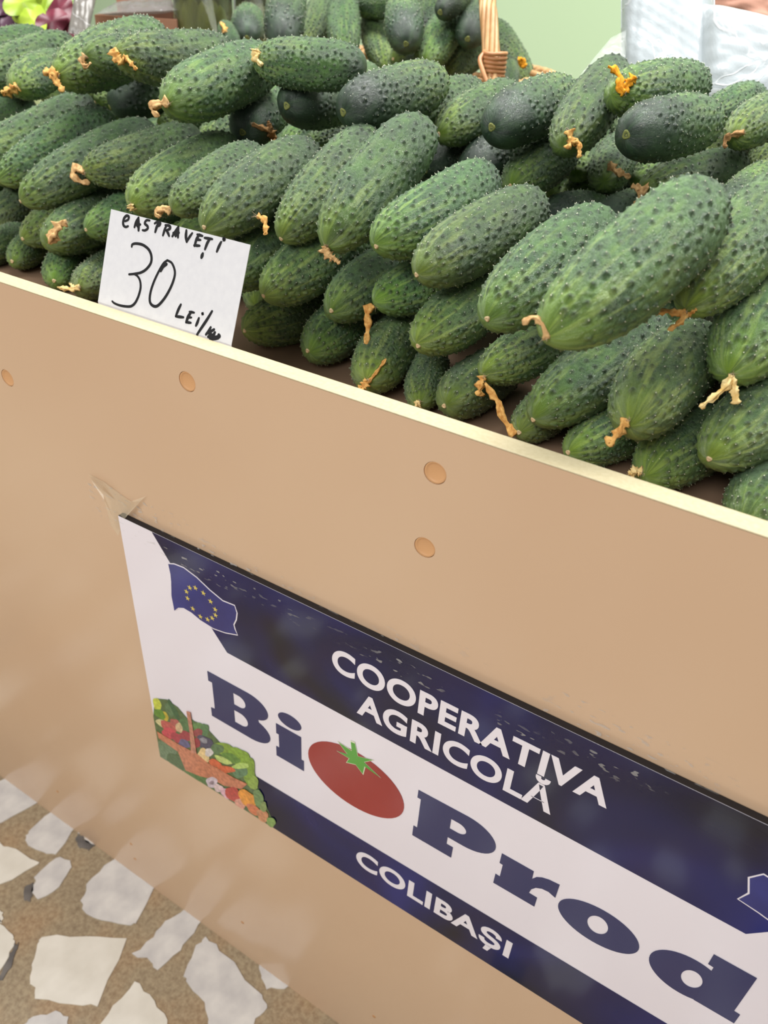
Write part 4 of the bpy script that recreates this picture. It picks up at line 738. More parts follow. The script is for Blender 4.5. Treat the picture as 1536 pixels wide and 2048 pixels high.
LABEL = {
'2a': 'dark green cucumber cut by the left edge, in the second layer above the tray',
'2b': 'small dark cucumber in the second layer, just left of the one with a curled tan flower on its face',
'2c': 'second-layer cucumber at left with a pale dried flower stuck across its tip',
'2d': 'second-layer cucumber whose right part is hidden by the price card',
'1a': 'bottom-layer cucumber cut by the left edge of the picture',
'1b': 'small short cucumber lying on the brown tray at far left, whole tip visible',
'1c': 'small bottom-layer cucumber with a pale scar, second from the left tray corner',
'1d': 'bottom-layer cucumber touching the left side of the price card, frayed pale flower at tip',
'2e': 'cucumber directly behind the right edge of the price card, orange flower on top of it',
'2f': 'second-layer cucumber right of the price card, scarred tip, no flower',
'2g': 'second-layer cucumber with scarred tip just below the flower of the long upright cucumber',
'2h': 'second-layer cucumber with an orange dried flower hanging straight down from its tip',
'1e': 'dark bottom-layer cucumber on the tray, first one right of the price card',
'1f': 'dark bottom-layer cucumber on the tray, second one right of the price card',
'1g': 'bottom-layer cucumber whose thin yellow flower petal sticks up in a straight line',
'1h': 'very narrow bottom-layer cucumber with a short yellow flower stub touching the cream edge',
'1i': 'bottom-layer cucumber crossed by the long twisted hanging flower',
'2i': 'second-layer cucumber from whose tip the longest twisted orange flower hangs',
'1j': 'small dark bottom-layer cucumber beside the lower end of the longest hanging flower',
'2j': 'second-layer cucumber with a fuzzy white tip scar, right of the straight-hanging flower',
'2k': 'long slim second-layer cucumber with a pale scar, below the largest cucumber',
'1k': 'bottom-layer cucumber behind the cream edge, under the brown fuzzy flower',
'2l': 'thick second-layer cucumber with a brown-orange fuzzy flower at its tip',
'1l': 'thick bottom-layer cucumber with a small pale yellow flower touching the cream edge',
'2m': 'light green cucumber with a pale scar running off the right edge in the second layer',
'3r': 'wide yellow-green cucumber at the right edge with a two-lobed yellow flower below its tip',
'1m': 'dark bottom-layer cucumber in the lower right corner of the pile',
'3q': 'cucumber at upper right edge of the front rows with a spread three-petal orange flower',
'3p': 'largest dark green cucumber, lying on top of the front rows at right',
'3o': 'top front-row cucumber with a pink scar, left neighbour of the largest cucumber',
'3n': 'light green bumpy cucumber in the top front row, second left of the largest one',
'3m': 'top front-row cucumber with dusty upper end, third left of the largest one',
'3l': 'long cucumber standing steeply in the middle with a tan flower at its lower tip',
'3k': 'steep cucumber in the middle, left neighbour of the long upright one',
'3j': 'thick cucumber just above the upper right corner of the price card',
'3i': 'slim cucumber above the price card with a frayed tan flower beside the card top',
'3h': 'cucumber above the upper left corner of the price card, small pale flower stub',
'3g': 'cucumber in the upper left row with a curled orange-tan flower at its tip',
'3f': 'cucumber with a pointed yellowish tip, third from left in the upper left row',
'3e': 'cucumber in the upper left row, tip touching the left edge of the picture',
'3d': 'cucumber in the upper left row running off the left edge, above the pointed ones',
'3c': 'small dark cucumber end at the left edge under the orange-flowered one',
'4a': 'topmost cucumber at the left edge against the lettuce',
'4b': 'bumpy cucumber at the left edge, second from the top',
'4c': 'short cucumber at left with an orange flower at its lower left tip',
'4d': 'large arched cucumber at upper left with a drooping yellow-tan flower',
'4e': 'cucumber wedged between two large ones at upper left, small curled tan flower',
'4f': 'horizontal bumpy cucumber at the top with a yellow petal pointing down right',
'4g': 'broad cucumber at top centre-left with a tan curled flower at its lower tip',
'4h': 'horizontal yellow-green cucumber at the top centre with a pale dry flower',
'4i': 'dark cucumber with a warty top behind the brown twig-like dried flower',
'4j': 'smooth dark cucumber end with a green stem scar, left one of the two in the top centre',
'4k': 'smooth dark cucumber end with a green stem scar, right one of the two in the top centre',
'4l': 'pale streaked cucumber right of the two dark smooth ends',
'4m': 'light green cucumber with a tiny scar, below the basket handle',
'4n': 'smooth blackish cucumber end with a round scar, right of the basket handle',
'4o': 'pale curved cucumber standing up with a bright yellow flower on its face',
'4p': 'cucumber in front of the white bags with a bright orange curling flower',
'4q': 'dark-ended bumpy cucumber lying below the bright orange flower, at upper right',
'4r': 'light warty cucumber right in front of the plastic bag bundle',
'4s': 'cucumber at the upper right edge with a brown curled flower pointing left',
'4t': 'shiny dark green cucumber tip cut by the right edge',
'4u': 'pale streaked cucumber with a frayed tan flower, behind the largest cucumber',
'4v': 'shaded green cucumber with a round tip scar left of the one with a yellow flower',
'4w': 'shaded cucumber pointing at the viewer with a tan flower, under the pale curved one',
'5a': 'shaded dark smooth cucumber in the hollow right of the long upright one',
'5b': 'dark smooth cucumber in the hollow above the front row, left of the frayed flower',
'5c': 'small dark smooth cucumber in the hollow next to the frayed tan flower',
'5d': 'dark grey-green cucumber in the gap right of the largest cucumber',
'5e': 'yellow-green cucumber tip in the hollow below the two dark smooth ends',
'5f': 'tiny green cucumber tip in the hollow beside the brown twig-like flower',
'5g': 'shaded green cucumber in the hollow left of the brown twig-like flower',
'5h': 'black-green cucumber end in the deep hollow below the yellow-petal cucumber',
'5i': 'shaded cucumber in the gap right of the long upright cucumber',
'5j': 'dark cucumber in the shade left of the black-green end in the deep hollow',
'5k': 'dark cucumber in the shade under the broad cucumber at top centre-left',
'5l': 'shaded cucumber deep in the hollow, between two dark smooth ends and the tan-flowered cucumber',
'5m': 'shaded cucumber hidden deep beneath the pale curved cucumber with the yellow flower',
'5q': 'shaded cucumber glimpsed under the dark-ended cucumber, above the frayed tan flower',
'5n': 'shaded cucumber deep in the black gap behind the brown curled flower at right',
'5o': 'shaded cucumber deep in the hollow left of the cucumber pointing at the viewer',
'5p': 'shaded cucumber wedged behind the dark-ended cucumber at upper right',
'b0': 'small cucumber tip with a yellow flower in front of the glass jar',
'b1': 'round dark cucumber end at the left foot of the basket heap',
'b2': 'tall cucumber leaning upright at the left of the basket heap, dark lower end',
'b3': 'pale cucumber leaning right in the basket, second upright one from the left',
'b4': 'bumpy upright cucumber in the basket, third from the left',
'b5': 'small finely bumpy cucumber in the basket left of the dark egg-shaped end',
'b6': 'dark egg-shaped cucumber end facing the viewer in the middle of the basket heap',
'b7': 'cucumber lying level across the top of the basket heap',
'b8': 'bumpy oval cucumber in the basket right of the dark egg-shaped end',
'b9': 'light green cucumber in the basket just left of the handle binding',
'b10': 'small shaded cucumber low in the basket heap under the dark egg-shaped end',
'b11': 'dark upright cucumber behind the dark egg-shaped end in the basket',
'b12': 'dark cucumber top between the egg-shaped end and the handle, at the picture top',
'b13': 'smooth dark cucumber directly left of the basket handle',
'b14': 'arched bumpy cucumber hanging down right of the basket handle',
'b15': 'tiny cucumber with a bright orange flower right of the handle binding',
}
def _grp(k):
    return {'1': 'cucumbers in the bottom layer on the tray', '2': 'cucumbers in the second layer', '3': 'cucumbers in the top front row', '4': 'cucumbers on the back of the pile', '5': 'cucumbers down in the hollow', 'b': 'cucumbers heaped in the basket'}[k[0]]
LABEL = {k: (' '.join(v.split()[:16]), _grp(k)) for k, v in LABEL.items()}

CUKES = {}
for idx, (cid, v) in enumerate(VIS.items()):
    k, A, B, r = v[0], np.array(v[1:4]), np.array(v[4:7]), v[7]
    me = DARK[idx % 2] if k == 'D' else LIGHT[idx % 6]
    r *= 0.99 if cid == '3p' else 1.045 if cid[0] == '3' else 1.0 if cid[0] == '4' else 1.02
    M = cuke_matrix(A, B, r, random.uniform(0, 6.28)) if k == 'L' else cuke_matrix(B, A, r, random.uniform(0, 6.28))
    lab, grp = LABEL[cid]
    o = link('cucumber', me, None, lab, 'cucumber', grp); o.matrix_world = M; CUKES[cid] = (o, A, B, r, k)
for h in HIDDEN:
    inb = h[1] > 0.55 and h[0] > -0.95
    o = link('cucumber', LOW, None, 'green cucumber buried inside the basket heap' if inb else 'green cucumber buried deep in the pile under the visible ones', 'cucumber', 'cucumbers hidden inside the basket' if inb else 'cucumbers hidden inside the pile')
    o.matrix_world = cuke_matrix(h[0:3], h[3:6], h[6], random.uniform(0, 6.28))
bpy.context.view_layer.update(); DG = bpy.context.evaluated_depsgraph_get()
def child_mesh(name, V, F, mat, par, smooth=True, label=None):
    inv = np.array(par.matrix_world.inverted()); V = np.array(V) @ inv[:3, :3].T + inv[:3, 3]
    return link(name, mesh(name, V, F, mat, smooth), par, label=label)
# scars
FLOWERED = set()
# cucumber, paths (photo outline points, start width, end width), colour
FLOWERS = [
('4c', [([(33, 172), (22, 180), (4, 187)], 14, 12)], 'o'),
('4d', [([(116, 152), (102, 143), (86, 146)], 12, 12), ([(104, 148), (115, 165), (128, 183)], 11, 7)], 'o'),
('4e', [([(170, 112), (164, 124), (172, 132), (183, 126)], 14, 6)], 't'),
('4f', [([(230, 98), (234, 115), (246, 126)], 15, 13), ([(246, 112), (260, 125), (274, 139)], 9, 5)], 'o'),
('4g', [([(338, 207), (320, 208), (304, 218), (318, 233)], 16, 8)], 't'),
('4h', [([(515, 100), (513, 117), (526, 130)], 17, 9)], 'y'),
('5g', [([(504, 248), (525, 256), (542, 264)], 5, 9), ([(540, 262), (536, 242)], 10, 5), ([(540, 264), (548, 278), (550, 296)], 11, 10)], 'b'),
('3g', [([(168, 345), (152, 338), (147, 350), (160, 362), (180, 366)], 12, 8)], 't'),
('2c', [([(133, 445), (118, 450), (108, 468), (98, 488)], 11, 17)], 't'),
('3i', [([(342, 422), (326, 419), (312, 426), (322, 434)], 13, 8)], 't'),
('3h', [([(262, 408), (266, 420)], 11, 9)], 'y'),
('1d', [([(158, 574), (140, 578), (114, 574)], 10, 5), ([(150, 575), (138, 566)], 5, 2)], 'y'),
('2e', [([(514, 432), (528, 440), (530, 455), (531, 470)], 9, 9)], 'o'),
('3l', [([(651, 492), (655, 508), (665, 518)], 14, 12), ([(664, 515), (680, 528)], 9, 6)], 't'),
('2h', [([(748, 613), (736, 624), (737, 650), (733, 688)], 14, 8)], 'o'),
('1g', [([(734, 760), (729, 771), (723, 781)], 12, 15), ([(735, 766), (752, 745), (772, 717)], 5, 4)], 'o'),
('1h', [([(839, 803), (832, 810)], 9, 13)], 'y'),
('2i', [([(968, 752), (962, 770), (957, 792)], 15, 11), ([(970, 765), (984, 785), (998, 806), (1004, 828), (1016, 850), (1032, 868)], 7, 15)], 'o'),
('3p', [([(1094, 678), (1088, 656), (1075, 638), (1060, 636), (1046, 650)], 8, 9)], 't'),
('3q', [([(1372, 622), (1350, 626), (1330, 622), (1312, 630)], 12, 7), ([(1370, 628), (1360, 645), (1335, 660)], 14, 6), ([(1374, 630), (1394, 618)], 8, 4)], 'o'),
('3r', [([(1464, 750), (1450, 775), (1425, 795), (1400, 815)], 13, 9), ([(1465, 755), (1470, 780), (1474, 808)], 13, 14)], 'y'),
('2l', [([(1256, 840), (1245, 850), (1235, 870), (1214, 890)], 14, 14)], 'o'),
('1l', [([(1283, 946), (1270, 942), (1260, 950)], 12, 14)], 'y'),
('4p', [([(1250, 186), (1240, 175), (1240, 155), (1228, 138), (1216, 133)], 13, 8), ([(1246, 180), (1260, 163), (1270, 154)], 14, 14)], 'v'),
('4o', [([(1138, 262), (1141, 280), (1135, 298)], 12, 10), ([(1142, 284), (1158, 288), (1157, 316)], 10, 8)], 'o'),
('4w', [([(1220, 324), (1228, 340), (1245, 348), (1262, 354)], 10, 8)], 't'),
('4u', [([(1292, 386), (1276, 377), (1262, 373)], 14, 7), ([(1280, 380), (1278, 400), (1266, 415), (1255, 434)], 13, 4)], 't'),
('4s', [([(1488, 265), (1470, 268), (1452, 277), (1449, 296)], 11, 9)], 'b'),
('b0', [([(450, 64), (447, 54), (441, 44)], 9, 4)], 'o'),
('b15', [([(1036, 122), (1046, 121), (1050, 135)], 12, 10)], 'v'),
]

for f in FLOWERS: FLOWERED.add(f[0])
for cid, (o, A, B, r, k) in CUKES.items():
    if (k == 'L' and cid in FLOWERED) or cid in ('5l', '5m', '5n', '5o', '5p', '5q'): continue
    ax = (A - B) / np.linalg.norm(A - B); u = np.cross(ax, [0, 0, 1.]); u /= np.linalg.norm(u); v_ = np.cross(u, ax)
    V = []; F = []; rr = 0.0018 if k == 'L' else 0.0032; ring = [(0, .0006), (.4, .0002 if k == 'D' else .001), (.75, .0012), (1, .0006), (1.15, -.002)]
    for q, hgt in ring:
        for j in range(12):
            a = 2 * math.pi * j / 12; wob = 1 + 0.12 * math.sin(3 * a + r * 999); V.append(A + ax * (hgt - 0.0004) + rr * q * wob * (math.cos(a) * u + math.sin(a) * v_))
    for i in range(len(ring) - 1):
        for j in range(12): F.append((i * 12 + j, i * 12 + (j + 1) % 12, (i + 1) * 12 + (j + 1) % 12, (i + 1) * 12 + j))
    child_mesh('blossom_scar' if k == 'L' else 'stem_scar', V, F, M_SCAR if k == 'L' else M_SCARD, o)
def petal_mat(n, c1, c2):
    return noisy(n, c1, c2, 260, 0.75, 0.15, 0.6, 0.001, detail=6)
PM = {'o': petal_mat('petal_orange', (176, 120, 58), (232, 188, 114)), 't': petal_mat('petal_tan', (158, 118, 74), (220, 184, 130)), 'y': petal_mat('petal_yellow', (214, 176, 104), (246, 226, 168)), 'b': petal_mat('petal_brown', (128, 94, 60), (190, 148, 100)), 'v': petal_mat('petal_vivid', (208, 124, 20), (250, 184, 60))}
M_HAIR = plain('dry_fuzz', (190, 170, 140), 0.9, 0.1)
def depth_at(px, py, tdef):
    d = ray(px, py); ln = np.linalg.norm(d); ok, loc, nor, i, ob, mx = S.ray_cast(DG, Vector(EYE), Vector(d / ln))
    if not ok: return tdef
    return (np.array(loc) - EYE)[1] / d[1]
CROWN = {}
for fid, paths, col in FLOWERS:
    o, A, B, r, k = CUKES[fid]; rg = np.random.default_rng(abs(hash(fid + 'x')) % 1000 if False else sum(map(ord, fid)))
    tA = (A - EYE)[1] / ray(*paths[0][0][0])[1]; parts = []
    hairs = []
    for pi_, (pts, w0, w1) in enumerate(paths):
        P = spline(pts, 16); W = []
        prev = None
        for i, (px, py) in enumerate(P):
            t0 = min(tA, tA if prev is None else prev + 0.002); hit = depth_at(px, py, tA)
            wd = (w0 + (w1 - w0) * i / 15) * t0 / FPX
            t = min(t0, hit - wd * 0.35) if (hit < t0 + 0.08 and (fid != '4u' or hit > t0 - 0.045)) else t0
            if prev is not None: t = max(t, prev - 0.004)
            prev = t; W.append(at(px, py, t))
        W = np.array(W); n = 16; m_ = 14
        T = np.gradient(W, axis=0); T /= np.linalg.norm(T, axis=1)[:, None]
        u = np.cross(T[0], ray(*P[0])); u /= np.linalg.norm(u); tw = rg.uniform(-1.5, 1.5); ph = rg.uniform(0, 6.28)
        V = []; F = []
        for i in range(n):
            u = u - T[i] * (u @ T[i]); u /= np.linalg.norm(u); v_ = np.cross(T[i], u); wd = (w0 + (w1 - w0) * i / (n - 1)) * 0.5 * tA / FPX
            wd *= 0.98 * (1 + 0.28 * math.sin(i * 1.1 + ph) + 0.15 * rg.normal()) * (0.55 if i == n - 1 else 1)
            off = rg.normal(0, 0.10, 2) * wd
            for j in range(m_):
                a = 2 * math.pi * j / m_; fold = 1 + 0.5 * math.sin(3 * a + tw * i * 0.35 + ph) + 0.2 * math.sin(7 * a - i * .5) + 0.2 * rg.normal()
                V.append(W[i] + (u * (math.cos(a) * wd * fold + off[0]) + v_ * (math.sin(a) * wd * 0.62 * fold + off[1])))
        for i in range(n - 1):
            for j in range(m_): F.append((i * m_ + j, i * m_ + (j + 1) % m_, (i + 1) * m_ + (j + 1) % m_, (i + 1) * m_ + j))
        F += [tuple(range(m_))[::-1], tuple(range((n - 1) * m_, n * m_))]
        parts.append((V, F))
        # ragged petal edges at the free end
        for q in range(4):
            b0 = W[-3]; dr = T[-1] + rg.normal(0, 0.7, 3); dr /= np.linalg.norm(dr); L = wd * rg.uniform(1.2, 2.6)
            sd = np.cross(dr, rg.normal(0, 1, 3)); sd /= np.linalg.norm(sd); nn = np.cross(dr, sd)
            VV = [b0 - sd * wd * .5, b0 + sd * wd * .5, b0 + dr * L * .6 + sd * wd * .5 + nn * wd * .3, b0 + dr * L * .6 - sd * wd * .4, b0 + dr * L, b0 + dr * L * .5 + nn * wd * .35]
            parts.append((VV, [(0, 1, 5), (1, 2, 5), (2, 4, 5), (4, 3, 5), (3, 0, 5), (0, 3, 4, 2, 1)]))
        if pi_ == 0:
            for q in range(14):
                d0 = rg.normal(0, 1, 3) * 0.9 - ray(*P[0]) * .3; d0 /= np.linalg.norm(d0); L = rg.uniform(0.0016, 0.0035); c1 = W[0] + rg.normal(0, .0006, 3)
                hairs.append(tube([c1, c1 + d0 * L * .5 + rg.normal(0, .0003, 3), c1 + d0 * L + rg.normal(0, .0009, 3)], [.00014, .0001, .00005], 4))
    V, F = merge(parts); fo = child_mesh('dried_flower', V, F, PM[col], o, True)
    V, F = merge(hairs); h = child_mesh('flower_fuzz', V, F, M_HAIR, o, True); h.parent = fo

# ------------------------------------------------------------------ wicker basket behind the pile
M_WICK = noisy('wicker_cane', (168, 124, 80), (212, 172, 122), 60, 0.45, 0.4, 0.3, 0.001, stretch=(1, 1, .3))
BC = np.array([-0.63, 0.71, TRAY]); RX, RY, BH = 0.225, 0.185, 0.165
bas = empty('wicker_basket', tuple(BC), 'wicker basket with a tall twisted handle standing behind the cucumber pile', 'basket')
def ring(z, k, wob=0, ph=0, n=96): return [np.array([RX * k * math.cos(a), RY * k * math.sin(a), z]) * np.array([1 + wob * math.sin(24 * a / 2 + ph) / RX, 1 + wob * math.sin(24 * a / 2 + ph) / RY, 1]) for a in np.linspace(0, 2 * math.pi, n, endpoint=False)]
for i in range(19):
    k = 0.80 + 0.20 * i / 18; V, F = tube(ring(0.008 + i * 0.0083, k, 0.0028, math.pi * (i % 2), 144), 0.0042, 6, True); link('weave_strand', mesh('weave_strand', V, F, M_WICK, True), bas)
for i in range(24):
    a = 2 * math.pi * i / 24; V, F = tube([(RX * .8 * math.cos(a), RY * .8 * math.sin(a), 0.004), (RX * math.cos(a), RY * math.sin(a), BH)], 0.0036, 6); link('stake', mesh('stake', V, F, M_WICK, True), bas)
V, F = lathe([(0.0, 0.004), (0.78, 0.004), (0.80, 0.01)], 48); link('basket_floor', mesh('basket_floor', [(x * RX, y * RY, z) for x, y, z in V], F, M_WICK), bas)
for q in range(3):
    P = [np.array([(RX + .004 * math.cos(18 * a + q * 2.094)) * math.cos(a), (RY + .004 * math.cos(18 * a + q * 2.094)) * math.sin(a), BH + 0.008 + 0.005 * math.sin(18 * a + q * 2.094)]) for a in np.linspace(0, 2 * math.pi, 220, endpoint=False)]
    V, F = tube(P, 0.0052, 7, True); link('rim_cane', mesh('rim_cane', V, F, M_WICK, True), bas)
hp = [at(987, 190, .865), at(984, 130, .865), at(978, 40, .87), at(974, -30, .88)]
hp += [np.array([-0.50, 0.66, 1.19]), np.array([-0.60, 0.73, 1.25]), np.array([-0.72, 0.80, 1.21]), np.array([-0.80, 0.83, 1.10]), np.array([-0.80, 0.84, 0.965])]
HP = spline(hp, 90); T = np.gradient(HP, axis=0); T /= np.linalg.norm(T, axis=1)[:, None]
for q in range(9):
    P = []
    for i in range(len(HP)):
        u = np.cross(T[i], [0.3, -1, 0.1]); u /= np.linalg.norm(u); v_ = np.cross(T[i], u); a = q * 2 * math.pi / 8 + i * 0.075; rr = 0.0072 if q < 8 else 0.0
        P.append(HP[i] + rr * (math.cos(a) * u + math.sin(a) * v_) - BC)
    V, F = tube(P, 0.0031, 7); link('handle_cane', mesh('handle_cane', V, F, M_WICK, True), bas)
c0 = at(986, 140, .865)
WR = noisy('wicker_binding', (176, 118, 76), (206, 150, 104), 50, 0.4, 0.4)
for i in range(9):
    z = i * 0.0043 - 0.018; cc = c0 + np.array([0, 0, z]) - BC
    V, F = tube([cc + np.array([0.0125 * math.cos(a), 0.0125 * math.sin(a), 0.0005 * math.sin(a * 2 + i)]) for a in np.linspace(0, 2 * math.pi, 26, endpoint=False)], 0.0023, 6, True)
    link('binding_loop', mesh('binding_loop', V, F, WR, True), bas)
V, F = tube(spline([at(972, 103, .855) - BC, at(960, 118, .852) - BC, at(965, 140, .85) - BC, at(975, 168, .85) - BC], 14), 0.0026, 7); link('binding_end', mesh('binding_end', V, F, WR, True), bas)
V, F = tube([at(1063, 147, .94) - BC, at(1080, 152, .935) - BC, at(1096, 156, .93) - BC], 0.0042, 8); link('cane_end', mesh('cane_end', V, F, M_WICK, True), bas)

# ------------------------------------------------------------------ plastic bags at the right
def film(name, col, alpha, rough=0.22, bumps=0.5, base_n=7):
    q = NT(name); tc = q.n('ShaderNodeTexCoord').outputs['Object']; n1 = q.noise(base_n, 5, tc, 2.4, 0.6)
    n2 = q.noise(base_n * 1.6, 3, tc, 1.5); rid = q.ramp(n2, [(0.485, BW(0)), (0.5, BW(1)), (0.515, BW(0))])
    q.set(Base_Color=q.mix(q.math('MULTIPLY', rid, 0.3), col, (0.9, 0.9, 0.91, 1)), Roughness=rough, Specular_IOR_Level=0.6, Alpha=alpha)
    q.bump(q.math('ADD', n1, q.math('MULTIPLY', rid, 0.15)), bumps, 0.004); return q.m
M_BAG = film('milky_plastic', lin(172, 180, 184), 1.0)
M_FILM = film('clear_film', lin(200, 206, 204), 0.16, 0.08)
def crumpled(name, tl, tr, bl, br, thick, mat, parent, seed, nu=60, nv=44, amp=0.004):
    """soft pouch: front and back faces bulged and wrinkled"""
    g = np.random.default_rng(seed); tl, tr, bl, br = map(np.array, (tl, tr, bl, br)); V = []; F = []
    nrm = np.cross(tr - tl, bl - tl); nrm /= np.linalg.norm(nrm); nrm = nrm if nrm[1] < 0 else -nrm
    fs = [(g.normal(0, 4), g.normal(0, 7), g.uniform(0, 6.28)) for _ in range(12)]
    for side in (0, 1):
        for i in range(nu):
            for j in range(nv):
                u, v_ = i / (nu - 1), j / (nv - 1); p = tl * (1 - u) * (1 - v_) + tr * u * (1 - v_) + bl * (1 - u) * v_ + br * u * v_
                e = (1 - abs(2 * u - 1) ** 6) * (1 - abs(2 * v_ - 1) ** 6); wr = sum(abs(math.sin(a * u * 2 + b * v_ * 2 + c)) for a, b, c in fs) / 12 - .6
                V.append(p + nrm * ((thick * e * 0.5 + amp * wr * 4 * max(e, .15)) if side == 0 else -thick * e * 0.5))
    k = nu * nv
    for i in range(nu - 1):
        for j in range(nv - 1):
            a = i * nv + j; F.append((a, a + 1, a + nv + 1, a + nv)); F.append((k + a, k + a + nv, k + a + nv + 1, k + a + 1))
    for i in range(nu - 1):
        for j in (0, nv - 1): a = i * nv + j; F.append((a, a + nv, k + a + nv, k + a))
    for j in range(nv - 1):
        for i in (0, nu - 1): a = i * nv + j; F.append((a, a + 1, k + a + 1, k + a))
    return mesh(name, V, F, mat, True) if parent is None else (V, F)
bg = empty('plastic_bag_bundle', tuple(at(1400, 200, .84)), 'bundle of crumpled milky white plastic bags behind the right end of the pile', 'plastic bags'); bo = np.array(bg.location)
V, F = crumpled('x', at(1242, -40, .86), at(1430, -50, .82), at(1242, 215, .845), at(1430, 225, .80), 0.05, None, 1, 3, 60, 44, 0.0016)
link('bag_stack', mesh('bag_stack', np.array(V) - bo, F, M_BAG, True), bg)
V, F = crumpled('x', at(1400, 5, .805), at(1640, 62, .76), at(1400, 228, .79), at(1640, 240, .75), 0.045, None, 1, 5, 60, 44, 0.0018)
link('bag_stack', mesh('bag_stack', np.array(V) - bo, F, M_BAG, True), bg)
V, F = crumpled('x', at(1222, 75, .80), at(1252, 60, .80), at(1160, 150, .78), at(1250, 150, .78), 0.003, None, 1, 9, 16, 12, 0.001)
link('clear_flap', mesh('clear_flap', np.array(V) - bo, F, M_FILM, True), bg, label='thin clear film hanging over the cucumber beside the bundle')
PRW = plain('white_print', (240, 240, 240), 0.5)
V, F = [], []
for X, Y, rx, ry in ((1214, 116, 4, 4), (1221, 117, 4.5, 5), (1236, 116, 3, 6.5)):
    o = len(V); V += [at(X + rx * math.cos(a), Y + ry * math.sin(a), .772) - bo for a in np.linspace(0, 2 * math.pi, 14, endpoint=False)]; F.append(tuple(range(o, o + 14)))
link('printed_mark', mesh('printed_mark', V, F, PRW), bg)
M_BROWN = noisy('brown_folds', (150, 108, 90), (186, 142, 122), 9, 0.6, 0.2, 0.4, 0.01)
V, F = crumpled('x', at(1405, -90, .98), at(1640, -90, .93), at(1400, 60, .97), at(1640, 120, .92), 0.06, None, 1, 8, 40, 30, 0.006)
link('brown_shape', mesh('brown_shape', V, F, M_BROWN, True), None, 'soft brown folded shape behind the white plastic bags', 'paper bag')  # unidentified brown shape, modelled as a soft folded pouch

# ------------------------------------------------------------------ left background: lettuce, wrapped tray, jars
def leaf(px, py, t, size, rgb1, rgb2, rot, par, off, tilt=0.5):
    n = 18; V = []; F = []; c = at(px, py, t); g = np.random.default_rng(int(px * 7 + py * 3) % 9999)
    d = ray(px, py); d /= np.linalg.norm(d); rt = ROT @ np.array([1, 0, 0.]); up = ROT @ np.array([0, -1, 0.])
    e1 = math.cos(rot) * rt + math.sin(rot) * up; e2 = -math.sin(rot) * rt + math.cos(rot) * up; ph = g.uniform(0, 6.28)
    for i in range(9):
        r = i / 8
        for j in range(n):
            a = 2 * math.pi * j / n; ruff = 0.16 * r * r * math.sin(5 * a + ph) + 0.1 * r ** 3 * math.sin(9 * a)
            x = r * math.cos(a) * size * 1.15; y = r * math.sin(a) * size * (0.8 + 0.1 * math.sin(3 * a + ph))
            V.append(c + e1 * x + e2 * y + d * size * (tilt * r * r * math.cos(a) * .8 + ruff + 0.25 * abs(math.sin(a)) * r) - off)
    for i in range(8):
        for j in range(n): F.append((i * n + j, i * n + (j + 1) % n, (i + 1) * n + (j + 1) % n, (i + 1) * n + j))
    key = (rgb1, rgb2)
    if key not in PV: PV[key] = noisy('leaf_%d_%d' % (rgb1[0], rgb1[1]), rgb1, rgb2, 30, 0.4, 0.4, 0.3, 0.003); 
    link('leaf', mesh('leaf', V, F, PV[key], True), par)
def lettuce(base, label, leaves, cs):
    b = at(*base); b[2] = TRAY; o = empty('lettuce', tuple(b), label, 'lettuce')
    for px, py, t, sz, rot in leaves: leaf(px, py, t, sz, *cs, rot, o, b)
    V, F = tube([(0, 0, 0), (0, 0, 0.08), (0, 0, .15)], [.02, .026, .015], 10); link('stalk', mesh('stalk', V, F, plain('stalk', (190, 206, 150)), True), o)
G = ((124, 156, 36), (172, 194, 66)); RD = ((66, 20, 34), (112, 36, 54)); PU = ((52, 26, 44), (88, 50, 74)); LG = ((100, 146, 60), (150, 180, 116))
lettuce((70, 60, 1.16), 'bright yellow-green leaf lettuce at the far left behind the pile', [(45, 4, 1.12, .026, .3), (90, 16, 1.14, .03, 1.2), (62, 36, 1.12, .026, 2.2), (52, 18, 1.13, .022, 4), (30, -6, 1.15, .025, 3), (78, 38, 1.16, .022, 5)], G)
lettuce((125, 60, 1.2), 'dark red leaf lettuce beside the yellow-green lettuce', [(118, 24, 1.13, .024, 1.0), (104, 42, 1.12, .022, .2), (128, 50, 1.14, .022, 2), (112, 64, 1.15, .026, 3)], RD)
lettuce((10, 60, 1.2), 'purple-red leaf lettuce at the left edge of the picture', [(12, 10, 1.14, .02, .4), (28, 42, 1.15, .022, 1.6), (2, 50, 1.14, .024, 2), (-20, 30, 1.15, .03, 3), (14, 26, 1.2, .03, 3)], PU)
lettuce((150, 30, 1.32), 'pale green frilly lettuce half hidden by grey film', [(138, 6, 1.26, .022, 1), (150, 22, 1.26, .022, 2), (158, 2, 1.28, .026, .3), (130, 20, 1.3, .024, .3)], LG)
M_GFILM = film('grey_film', lin(112, 108, 102), 1.0, 0.35, 0.1)
V, F = crumpled('x', at(158, -60, 1.08), at(205, -60, 1.08), at(136, 66, 1.06), at(176, 72, 1.06), 0.012, None, 1, 13, 20, 26, 0.002)
link('plastic_sleeve', mesh('plastic_sleeve', V, F, M_GFILM, True), None, 'grey translucent plastic sleeve leaning beside the red lettuce', 'plastic sleeve')
M_WOODB = noisy('brown_board', (140, 98, 76), (168, 122, 96), 20, 0.55, 0.3, 0.2, 0.001)
cb = at(265, 60, 1.12); cb[2] = TRAY
crate = empty('wooden_tray', tuple(cb), 'shallow brown wooden tray wrapped in shiny clear film behind the pile', 'tray')
tl = at(190, 38, 1.12) - cb; tr_ = at(352, 31, 1.12) - cb; dirx = (tr_ - tl); dirx[2] = 0; Lx = np.linalg.norm(dirx); dirx /= Lx; diry = np.array([-dirx[1], dirx[0], 0.]); zt = (tl[2] + tr_[2]) / 2
